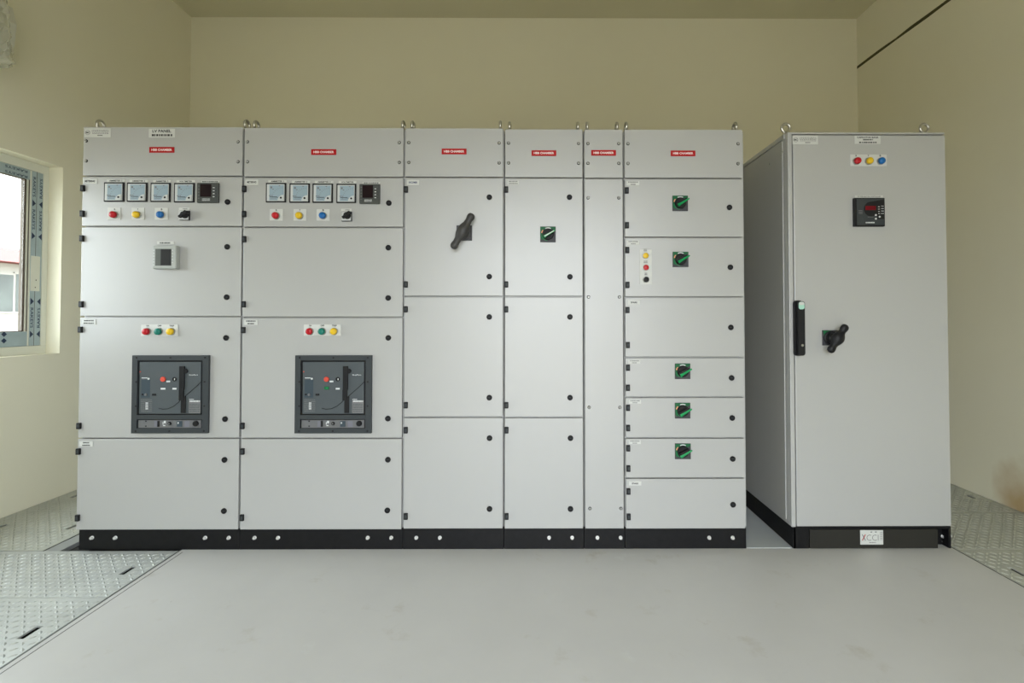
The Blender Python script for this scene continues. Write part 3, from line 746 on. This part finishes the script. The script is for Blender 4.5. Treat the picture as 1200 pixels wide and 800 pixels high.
b.box(cx0+.012, cx1-.004, .005, .78, zb-.012, zb-.001, 'plinth', .001)
pl = part('plinth', b, r, 'black plinth with open corner')
b = MB(); q = rect(949, 618.5, 1099, 640.8, .002); b.box(q[0], q[1], .001, .012, .002, zb-.013, 'plinth2', .001); pc = part('plinth_cover', b, pl, 'dark olive plinth cover strip')
for hx, hy in ((1104.5, 628), (1112, 627), (1106, 634)):
    x, z = U(hx, hy, .045); stamp('plinth_bolt', 'bolt', mk_bolt, (x, .045, z), pl, 'bright bolt in open plinth corner')
b = MB(); x0, x1, z0, z1 = bx(b, 1008.2, 621, 1035, 637.9, -.0005, .001, 'white', .0002); w, h = x1-x0, z1-z0
y = -.0009
b.text('CCI', x0+w*.53, z0+h*.48, w*.52, h*.42, y, 'printgrey', -.01); b.marks(x0+w*.38, x0+w*.68, z0+h*.11, z0+h*.17, y, 'printgrey', 1, 41, 1)
b.marks(x0+w*.85, x0+w*.97, z0+h*.3, z0+h*.9, y, 'printgrey', 6, 42, .4)
for a, c in ((0, 1), (1, 0)):
    b.add([(x0+w*.07, y, z0+h*(.3 if a else .7)), (x0+w*.10, y, z0+h*(.27 if a else .73)), (x0+w*.24, y, z0+h*(.70 if a else .30)), (x0+w*.21, y, z0+h*(.73 if a else .27))], [(0, 1, 2, 3)], 'redlabel' if a else 'printgrey')
b.quad(x0+w*.44, x0+w*.52, z0+h*.84, z0+h*.91, y, 'printgrey'); b.quad(x0+w*.64, x0+w*.72, z0+h*.84, z0+h*.91, y, 'printgrey')
part('sticker', b, pl, 'white sticker lettered CCI on the plinth')
maker_plate(door, 928.6, 158.9, 958.6, 169.1, -.001)
name_plate(door, 1001.8, 158.9, 1032, 168.5, ['CAPACITOR BANK', .4, .7], label='pale plate lettered CAPACITOR BANK', y=-.001)
lamp_set(r, (996.6, 180.9, 1039.3, 194.4), [(1004.8, 188.3, 'red'), (1019.1, 188.3, 'yellow'), (1033.1, 188.3, 'blue')], ['R', 'Y', 'B'])
# power factor controller
b = MB(); x0, x1, z0, z1 = bx(b, 1001.3, 231.7, 1037.1, 265, -.016, -.001, 'black', .002); w, h = x1-x0, z1-z0
b.box(x0+w*.07, x1-w*.03, -.018, -.016, z0+h*.04, z1-h*.03, 'dgrey', .0008)
y = -.0184; n = 24; ex, ez, er = x0+w*.54, z0+h*.60, h*.26
b.add([(ex+er*math.cos(2*PI*i/n), y, ez+er*math.sin(2*PI*i/n)) for i in range(n)], [tuple(range(n))], 'black')
b.add([(x1-w*.04, y-.0001, z0+h*.25), (x1-w*.04, y-.0001, z1-h*.06), (ex, y-.0001, ez+er), (ex+er*.7, y-.0001, ez), (x0+w*.74, y-.0001, z0+h*.25)], [(0, 1, 2, 3, 4)], 'black')
b.marks(x0+w*.76, x0+w*.82, z0+h*.40, z0+h*.72, y-.0005, 'printw', 4, 51, .3); b.marks(x0+w*.86, x0+w*.95, z0+h*.40, z0+h*.75, y-.0005, 'printw', 4, 52, .25)
b.marks(x0+w*.12, x0+w*.25, z0+h*.42, z0+h*.57, y-.0005, 'printgrey', 3, 53, .5); b.marks(x0+w*.34, x0+w*.64, z0+h*.10, z0+h*.15, y-.0005, 'printw', 1, 54, .9)
b.marks(x0+w*.42, x0+w*.6, z0+h*.31, z0+h*.33, y-.0005, 'printgrey', 1, 55, .9)
pf = part('power_factor_controller', b, r, 'black square controller with red display')
b = MB(); b.box(x0+w*.35, x0+w*.69, -.0192, -.018, z0+h*.565, z0+h*.71, 'lcdred', .0004); part('display', b, pf, 'dark red display')
for fx, fz in ((.685, .39), (.685, .26), (.81, .33)):
    b = MB(); b.disc(x0+w*fx, z0+h*fz, .0045, -.018, -.0205, 'printw', 12); part('button', b, pf, 'small white button')
b = MB(); bx(b, 1002, 228.7, 1034.8, 231.6, -.0035, -.001, 'white', .0005); q = rect(1005, 229.4, 1032, 231, -.0039); b.text('POWER FACTOR CONTROLLER', (q[0]+q[1])/2, (q[2]+q[3])/2, q[1]-q[0], q[3]-q[2], -.0039, 'printgrey', .02)
part('name_plate', b, pf, 'white strip above the controller')
large_handle(r, (964.1, 386.8, 982.2, 404.7), (974.4, 408.8), (989.5, 384.3), 'grip2', .064, True)
# swing handle with lock
def rounded(x0, x1, z0, z1, rr, n=5):
    out = []
    for cx, cz, a in ((x0+rr, z0+rr, 180), (x1-rr, z0+rr, 270), (x1-rr, z1-rr, 0), (x0+rr, z1-rr, 90)):
        for i in range(n+1): out.append((cx+rr*math.cos(math.radians(a+90*i/n)), cz+rr*math.sin(math.radians(a+90*i/n))))
    return out
q = rect(930.6, 352, 940.2, 416.8, -.012); b = MB(); b.prism(rounded(*q, .014), -.014, -.001, 'grip2'); sh = part('swing_handle', b, r, 'long black swing handle')
q = rect(935.2, 352.8, 943.2, 416.6, -.036)
b = MB(); pts = rounded(q[0], q[1], q[2], q[3], .012)
pts = [(x+(.0022*math.sin(PI*min(1, max(0, (z-q[2])/(q[3]-q[2]))))), z) for x, z in pts]
b.prism(pts, -.038, -.018, 'grip2'); b.box(q[0]+.004, q[1]-.004, -.0395, -.038, q[2]+.05, q[3]-.085, 'grip2', .002)
b.box(q[0]+.006, q[1]-.008, -.020, -.012, q[2]+.01, q[3]-.012, 'black'); part('lever', b, sh, 'black lever')
b = MB(); b.prism(rounded(q[0]+.003, q[1]-.003, q[3]-.040, q[3]-.003, .010), -.0405, -.038, 'mint'); b.prism(rounded(q[0]+.004, q[1]-.004, q[3]-.019, q[3]-.004, .007), -.0412, -.0405, 'white'); part('tip_cap', b, sh, 'mint green and white cap at top of handle')
b = MB(); zk = U(939, 404.5, -.04)[1]; b.disc((q[0]+q[1])/2+.002, zk, .006, -.038, -.042, 'steel', 14); part('key_lock', b, sh, 'small silver key lock')
for ex in (cx0+.014, cx1-.067):
    stamp('lifting_eye', 'eyef', mk_eye_face, (ex, .045, ZT), r, 'steel lifting eye facing the room')
for px, py in ((917.5, 178), (902, 192)):
    yy, zz = UX(px, py, cx0-.004)
    b = MB(); b.tube([(cx0-.004, yy, zz), (cx0-.007, yy, zz)], .005, 'screw', 10); part('side_screw', b, r)

# ------------------------------------------------------------------ room shell
XL, XR, YB, YF = -3.05, 2.87, 1.885, -3.7
ZC = U(600, 21, YB)[1]
T = .20
WY0, WY1 = -1.50, UX(72, 300, XL)[0]  # window's near end, out of view, set further out to let in more daylight
WZ0, WZ1 = UX(72, 413.5, XL)[1], UX(72, 195.5, XL)[1]
b = MB(); b.box(XL, XR, YB, YB+T, -.35, ZC, 'wall'); structure('wall_back', b)
b = MB()
b.box(XL-T, XL, YF, WY0, -.35, ZC, 'wall'); b.box(XL-T, XL, WY1, YB+T, -.35, ZC, 'wall')
b.box(XL-T, XL, WY0, WY1, -.35, WZ0, 'wall'); b.box(XL-T, XL, WY0, WY1, WZ1, ZC, 'wall'); structure('wall_left', b)
b = MB(); b.box(XR, XR+T, YF, YB+T, -.35, ZC, 'wall'); structure('wall_right', b)
DX0, DX1, DZ = -0.95, 1.30, 2.50
b = MB(); b.box(XL-T, DX0, YF-T, YF, -.35, ZC, 'wall'); b.box(DX1, XR+T, YF-T, YF, -.35, ZC, 'wall'); b.box(DX0, DX1, YF-T, YF, DZ, ZC, 'wall'); structure('wall_front', b)
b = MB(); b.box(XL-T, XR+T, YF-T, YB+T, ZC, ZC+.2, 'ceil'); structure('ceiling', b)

# floor: concrete between two cable trenches, trench bottoms lower down
FXL = UZ(216, 642)[0]; FXR = UZ(1118, 643)[0]; SXL = UZ(76, 633)[0]
SXL = -2.41
b = MB(); b.box(FXL, FXR, YF-T, YB, -.34, 0, 'floor'); b.box(SXL, SXL+.075, -.004, YB, -.34, -.001, 'strip'); b.box(SXL+.075, FXL, -.004, YB, -.34, -.022, 'trench')
b.box(XL, FXL, YF, -.004, -.36, -.30, 'trench'); b.box(XL, SXL, -.004, YB, -.36, -.30, 'trench'); b.box(FXR, XR, YF, YB, -.36, -.30, 'trench')
structure('floor', b)
b = MB()
b.box(FXL-.034, FXL-.0005, YF, -.004, -.05, -.0075, 'angle'); b.box(FXL-.006, FXL-.0005, YF, -.004, -.0075, .0005, 'angle')
b.box(SXL-.034, SXL-.0005, -.004, YB, -.05, -.0075, 'angle'); b.box(SXL-.006, SXL-.0005, -.004, YB, -.0075, .0005, 'angle'); structure('trim_1', b)
b = MB(); b.box(FXR+.0005, FXR+.034, YF, YB, -.05, -.0075, 'angle'); b.box(FXR+.0005, FXR+.006, YF, YB, -.0075, .0005, 'angle'); structure('trim_2', b)
b = MB(); b.box(FXL+.020, FXL+.0235, YF, -.02, -.001, .0006, 'angle'); structure('trim_6', b)
b = MB(); b.box(XL, XL+.03, YF, YB, -.05, -.0075, 'angle'); structure('trim_3', b)
b = MB(); b.box(XR-.03, XR, YF, YB, -.05, -.0075, 'angle'); structure('trim_4', b)

def chequer(label, x0, x1, y0, y1, slots, key, group, bump_y0=None, seed=0):
    """raised-lozenge steel plate with cut lifting slots; slots = [(x, y, length, width)]"""
    b = MB(); zt, zb = 0.0, -.0072
    S = [(x-w/2, x+w/2, y-l/2, y+l/2) for x, y, l, w in slots]
    ys = sorted({y0, y1, *[s[2] for s in S if y0 < s[2] < y1], *[s[3] for s in S if y0 < s[3] < y1]})
    for a, c in zip(ys, ys[1:]):
        cut = sorted([(s[0], s[1]) for s in S if s[2] <= a+1e-6 and s[3] >= c-1e-6])
        x = x0
        for l, rr in cut: b.box(x, l, a, c, zb, zt, key); x = rr
        b.box(x, x1, a, c, zb, zt, key)
    p = .0315; by = bump_y0 if bump_y0 is not None else y0
    ny = int((y1-by)/p); nx = int((x1-x0)/p)
    vs = []; fs = []
    for j in range(ny):
        for i in range(nx):
            x = x0+(i+.5)*p; y = by+(j+.5)*p
            if any(s[0]-.012 < x < s[1]+.012 and s[2]-.012 < y < s[3]+.012 for s in S): continue
            a = PI/4 if (i+j) % 2 else -PI/4; c, s_ = math.cos(a), math.sin(a); o = len(vs)
            for u, v, z in ((-.0145, 0, 0), (-.005, -.0056, 0), (.005, -.0056, 0), (.0145, 0, 0), (.005, .0056, 0), (-.005, .0056, 0), (-.006, 0, .0032), (.006, 0, .0032)):
                vs.append((x+c*u-s_*v, y+s_*u+c*v, z))
            fs += [tuple(o+k for k in f) for f in ((0, 1, 6), (1, 2, 7, 6), (2, 3, 7), (3, 4, 7), (4, 5, 6, 7), (5, 0, 6))]
    b.add(vs, fs, key)
    return tag(part('floor_plate', b), label, 'floor plate', group)
GP = 'raised-pattern steel plates covering the cable trenches'
jl = UZ(60, 700)[1]
sl = [UZ(150, 668), UZ(35.5, 740.5)]
chequer('raised-pattern steel floor plate in front of the left-end cabinet, touching its plinth', XL+.004, FXL-.010, jl+.002, -.006, [(sl[0][0], sl[0][1], .075, .024)], 'plate', GP)
chequer('brightest raised-pattern steel floor plate at the lower left, nearest the viewer', XL+.004, FXL-.010, -2.6, jl-.002, [(sl[1][0], sl[1][1], .075, .026)], 'plate', GP, -1.5)
jr = UZ(20, 598)[1]
s2 = [UZ(3, 616), UZ(85, 617), UZ(88, 581)]
chequer('raised-pattern steel floor plate between the window wall and the left-end cabinet side', XL+.004, SXL-.010, .0, jr-.002, [(s2[1][0], s2[1][1], .065, .022), (s2[0][0], s2[0][1]-.004, .065, .022)], 'plateR', GP)
chequer('raised-pattern steel floor plate behind the left-end cabinet, farthest along the window wall', XL+.004, SXL-.010, jr+.002, YB-.004, [(s2[2][0], s2[2][1], .065, .022)], 'plateR', GP)
ja = UZ(1150, 599.4)[1]; jb = UZ(1150, 643.2)[1]
s3 = [UZ(1192, 669.5), UZ(1137, 581.5)]
chequer('raised-pattern steel floor plate at the right edge, nearest the viewer', FXR+.010, XR-.004, -2.6, jb-.002, [(s3[0][0], s3[0][1], .075, .024)], 'plateR', GP, -1.2)
chequer('raised-pattern steel floor plate beside the capacitor cabinet foot, below the brown wall stain', FXR+.010, XR-.004, jb+.002, ja-.002, [], 'plateR', GP)
chequer('raised-pattern steel floor plate farthest back along the right wall, behind the stained spot', FXR+.010, XR-.004, ja+.002, YB-.004, [(s3[1][0], s3[1][1], .07, .022)], 'plateR', GP)
# smooth sheet between the row and the capacitor cabinet
b = MB(); b.box(B[6]-.006, cx0+.004, .008, 1.0, 0.0002, .003, 'sheet', .001); tag(part('cover_sheet', b), 'smooth pale grey sheet on the floor between the row and the capacitor cabinet', 'floor sheet')

# dark open joint along the right wall
y0, z0 = UX(1008.5, 76.5, XR); y1, z1 = UX(1112, 0, XR); yA = YB
b = MB(); n = 26; up = []; lo = []; rnd = random.Random(5)
for i in range(n+1):
    t = i/n; y = yA+( -2.2-yA)*t; z = z0+(z1-z0)*(y-yA)/(y1-yA) if abs(y1-yA) > .01 else z0
    wv = .0125+rnd.uniform(-.003, .003)+(.006 if i in (7, 8) else 0); dz = rnd.uniform(-.003, .003)
    up.append((y, z+wv+dz)); lo.append((y, z-wv*.8+dz))
vs = [(XR-.0015, *p) for p in up]+[(XR-.0015, *p) for p in lo]+[(XR+.003, *p) for p in up]+[(XR+.003, *p) for p in lo]
m_ = n+1; fs = []
for i in range(n):
    fs += [(i, i+1, m_+i+1, m_+i), (i, 2*m_+i, 2*m_+i+1, i+1), (m_+i, m_+i+1, 3*m_+i+1, 3*m_+i)]
b.add(vs, fs, 'crack'); structure('trim_5', b, 'dark ragged joint running level along the upper right wall')

# ------------------------------------------------------------------ window in the left wall
XG = XL-.088
w = bpy.data.objects.new('window_1', None); C.objects.link(w); w.location = (XG, (WY0+WY1)/2, WZ0); w['kind'] = 'structure'; WC['window_1'] = Vector(w.location)
w['label'] = 'aluminium window with blue protective film in the left wall'
def xbox(b, y0, y1, z0, z1, xf, xb, key, bev=0): b.box(xb, xf, min(y0, y1), max(y0, y1), min(z0, z1), max(z0, z1), key, bev)
ye = UX(49.8, 300, XG)[0]; yf_ = UX(36.5, 300, XG)[0]; yg = UX(29.5, 300, XG)[0]; ym = UX(42.3, 300, XG)[0]
zbf = UX(40, 405, XG)[1]; zbs = UX(28, 388.5, XG)[1]; ztf = UX(49, 203, XG)[1]; zts = UX(30, 209, XG)[1]
b = MB()
for a in ((ye, WY1, zbf, ztf), (WY0, WY0+.035, zbf, ztf)): xbox(b, a[0], a[1], a[2], a[3], XG, XG-.05, 'alu', .002)
xbox(b, WY0, WY1, WZ0, zbf, XG, XG-.05, 'alu', .002); xbox(b, WY0, WY1, ztf, WZ1, XG, XG-.05, 'alu', .002); part('window_frame', b, w, 'white outer frame')
b = MB(); z0_, z1_ = zbf+.001, ztf-.001; y0_ = WY0+.036; XS = XG-.004
xbox(b, yf_, ye-.001, z0_, z1_, XS, XS-.045, 'film', .002); xbox(b, y0_, y0_+.08, z0_, z1_, XS, XS-.045, 'film', .002)
xbox(b, y0_+.08, yf_-.010, z0_, zbs, XS, XS-.045, 'film', .002); xbox(b, y0_+.08, yf_-.010, zts, z1_, XS, XS-.045, 'film', .002)
xbox(b, yf_-.0105, yf_+.0005, z0_, z1_, XS-.001, XS-.045, 'alu', .001)
xbox(b, ym-.0012, ym+.0012, z0_, z1_, XS+.0006, XS-.01, 'gasket')
zl1, zl0 = UX(42, 300, XG)[1], UX(42, 341, XG)[1]; xbox(b, yf_+.002, ye-.012, zl0, zl1, XS+.002, XS-.01, 'alu', .001)
xbox(b, ym+.002, ym+.007, (zl0+zl1)/2-.045, (zl0+zl1)/2-.037, XS+.003, XS, 'gasket'); xbox(b, ym-.002, ym+.003, zl0+.02, zl0+.027, XS+.003, XS, 'gasket')
sash = part('sash', b, w, 'sash covered in pale blue protective film')
# film print: diamonds and lettering
def wtext(b, st, yc, zc, L, H, vert, flip, key, X):
    vs, fs, asp = text_mesh(st, .01); out = []
    for u, v in vs:
        if flip: u, v = -u, -v
        if vert: out.append((X, yc-v*H*(-1), zc-u*L))
        else: out.append((X, yc+u*L, zc+v*H))
    b.add(out, fs, key)
def diamond(b, yc, zc, s, X, half=0):
    pts = [(yc-s, zc), (yc, zc-s), (yc+s, zc), (yc, zc+s)]
    if half == 1: pts = [(yc, zc-s), (yc+s, zc), (yc, zc+s)]
    if half == 2: pts = [(yc-s, zc), (yc, zc-s), (yc, zc+s)]
    b.add([(X, *p) for p in pts], [tuple(range(len(pts)))], 'filmmark')
b = MB(); X = XS+.0012; z = z1_-.03; k = 0
step = .205
while z-.03 > z0_:
    zt_ = z; zb_ = z-.135
    for yc, fl in ((yf_+.014, False), (ye-.014, True)):
        if zb_ > z0_ and not (zl0-.01 < zb_ < zl1+.01 or zl0-.01 < zt_ < zl1+.01): wtext(b, 'RAKEYS', yc, (zt_+zb_)/2, .125, .017, True, fl, 'filmmark', X)
        zd = zb_-.035
        if zd > z0_+.01 and not zl0-.02 < zd < zl1+.02: diamond(b, yf_+.004 if not fl else ye-.004, zd, .022, X, 1 if not fl else 2)
    z -= step
y = yf_-.045; k = 0
while y > y0_+.15:
    for zc in (zbs-.012, (z0_+zbs)/2-.006):
        diamond(b, y-.10, zc, .016, X); wtext(b, 'RAKEYS', y-.26, zc, .13, .015, False, True, 'filmmark', X)
    for zc in (z1_-.016, zts+.012):
        diamond(b, y-.17, zc, .016, X); wtext(b, 'RAKEYS', y-.05, zc, .13, .015, False, True, 'filmmark', X)
    y -= .33
part('film_print', b, sash, 'dark blue diamonds and lettering printed on the film')
b = MB(); xbox(b, yf_-.0150, yf_-.0106, zbs+.001, zts-.001, XS-.002, XS-.030, 'gasket'); xbox(b, yf_-.038, yf_-.0255, zbs+.001, zts-.001, XS-.007, XS-.030, 'gasket')
xbox(b, y0_+.0805, yf_-.038, zbs, zbs+.005, XS-.004, XS-.03, 'gasket'); xbox(b, y0_+.0805, yf_-.038, zts-.005, zts, XS-.004, XS-.03, 'gasket'); part('gasket', b, w, 'dark glazing gasket')
b = MB(); xbox(b, yf_-.0254, yf_-.0151, zbs+.001, zts-.001, XS-.004, XS-.030, 'alu', .001); part('glazing_bead', b, w, 'pale glazing bead')
b = MB(); xbox(b, y0_+.081, yf_-.0385, zbs+.0055, zts-.0055, XS-.009, XS-.014, 'glass'); part('pane', b, w, 'clear glass pane')

# ------------------------------------------------------------------ plastic-wrapped unit high on the left wall
AY1 = .27; AZ0 = UX(10, 72, XL+.2)[1]
t = root('wall_unit', (XL+.11, -.15, AZ0), 'wall-mounted unit wrapped in crumpled clear plastic, high on the left wall', 'wall unit')
AZ0 -= .0
b = MB()
prof = [(0, .02), (.10, .0), (.175, .03), (.205, .09), (.215, .20), (.19, .295), (.10, .31), (0, .31)]
ny = 2; ys = (-.62, AY1-.05); vs = []; fs = []
for y in ys: vs += [(XL+.001+p[0], y, AZ0+.012+p[1]) for p in prof]
n = len(prof); fs = [tuple(range(n)), tuple(reversed(range(n, 2*n)))]+[(i, (i+1) % n, (i+1) % n+n, i+n) for i in range(n)]
b.add(vs, fs, 'acwhite'); part('body', b, t, 'pale unit body')
b = MB(); b.box(XL+.10, XL+.19, -.58, AY1-.09, AZ0+.008, AZ0+.013, 'acwhite', .002); part('louvre', b, t)
b = MB(); rnd = random.Random(11); NU, NV = 40, 30; vs = []
ring = []
for p in range(NV+1):
    u = p/NV
    if u < .3: c = (u/.3*.23, -.012-.010*math.sin(u/.3*PI))
    elif u < .75: c = (.23+.01*math.sin((u-.3)/.45*PI), (u-.3)/.45*.34)
    else: c = (.23*(1-(u-.75)/.25), .34+.11*(u-.75)/.25)
    ring.append(c)
for i in range(NU+1):
    y = -.68+(AY1+.68)*i/NU; e = max(0, (i-NU+5)/5)
    for p, (cx_, cz_) in enumerate(ring):
        k = 1-.35*e*e
        vs.append((XL+.004+max(0, cx_*k+rnd.uniform(-.007, .007)), y-.16*e*max(0, cz_)/.34+rnd.uniform(-.006, .006), AZ0+.05+(cz_-.05)*k+rnd.uniform(-.007, .007)))
fs = [(i*(NV+1)+p, (i+1)*(NV+1)+p, (i+1)*(NV+1)+p+1, i*(NV+1)+p+1) for i in range(NU) for p in range(NV)]
vs.append((XL+.06, AY1+.015, AZ0+.03)); tip = len(vs)-1
fs += [(NU*(NV+1)+p, NU*(NV+1)+p+1, tip) for p in range(NV)]
b.add(vs, fs, 'sheetplastic'); part('plastic_wrap', b, t, 'crumpled clear plastic wrapping')

# ------------------------------------------------------------------ outside the window
b = MB(); b.box(-90, 90, -90, 90, -.6, -.45, 'ground'); g = structure('ground', b)
XH = -14.0
def H(px, py): return UX(px, py, XH)
hr = root('house', (XH-3, 14, -.45), 'pale one-storey house with red roof seen through the window', 'house')
ya = 4.0; yb_ = 22.0; zr0 = H(14, 309)[1]; zr1 = H(14, 298)[1]
b = MB(); b.box(XH-6, XH, ya, yb_, -.45, zr0, 'house'); part('wall', b, hr, 'pale rendered wall')
b = MB(); b.add([(XH+.5, ya-.4, zr0), (XH+.5, yb_+.4, zr0), (XH-3, yb_+.4, zr1+.55), (XH-3, ya-.4, zr1+.55), (XH-6.5, ya-.4, zr0), (XH-6.5, yb_+.4, zr0)],
      [(0, 1, 2, 3), (3, 2, 5, 4), (0, 3, 4), (1, 5, 2), (0, 4, 5, 1)], 'rooft'); part('roof', b, hr, 'red tiled roof')
for pa, pb in ((-22, -6), (-3, 13), (17, 27), (34, 48)):
    y0, z1 = H(pa, 321); y1, z0 = H(pb, 365)
    b = MB(); b.box(XH, XH+.04, y0-.03, y1+.03, z0-.05, z1+.05, 'house'); fr = part('window', b, hr, 'white window surround')
    b = MB(); b.box(XH+.04, XH+.05, y0, y1, z0, z1, 'housewin'); part('pane', b, fr, 'grey reflecting pane')

# ------------------------------------------------------------------ light
W = bpy.data.worlds.new('world'); bpy.context.scene.world = W; W.use_nodes = True
nt = W.node_tree; bg = nt.nodes['Background']; bg.inputs[0].default_value = (0.885, 0.94, 1.0, 1); bg.inputs[1].default_value = 10.0
def area(name, loc, rot, sx, sy, power, col, portal=False):
    l = bpy.data.lights.new(name, 'AREA'); l.shape = 'RECTANGLE'; l.size = sx; l.size_y = sy; l.energy = power; l.color = col
    if portal: l.cycles.is_portal = True
    o = bpy.data.objects.new(name, l); C.objects.link(o); o.location = loc; o.rotation_euler = rot; return o
# daylight entering by the doorway behind the photographer and by the window
area('doorway_portal', ((DX0+DX1)/2, YF-T-.01, DZ/2), (PI/2, 0, 0), DX1-DX0, DZ, 1, (1, 1, 1), True)
area('window_portal', (XL-T-.01, (WY0+WY1)/2, (WZ0+WZ1)/2), (0, -PI/2, 0), WZ1-WZ0, WY1-WY0, 1, (1, 1, 1), True)
s = bpy.data.lights.new('sun', 'SUN'); s.energy = 3.0; s.angle = .01; s.color = (1, .96, .9)
so = bpy.data.objects.new('sun', s); C.objects.link(so); so.rotation_euler = Vector((-.55, -.35, -.75)).to_track_quat('-Z', 'Y').to_euler(); so.location = (6, 6, 9)

sc = bpy.context.scene
sc.view_settings.view_transform = 'Standard'; sc.view_settings.look = 'None'; sc.view_settings.gamma = 1.0
sc.view_settings.use_curve_mapping = False; sc.view_settings.exposure = 0.12
sc.cycles.use_denoising = True
sc.cycles.max_bounces = 12; sc.cycles.diffuse_bounces = 8; sc.cycles.glossy_bounces = 4; sc.cycles.transparent_max_bounces = 8
sc.cycles.sample_clamp_indirect = 6.0
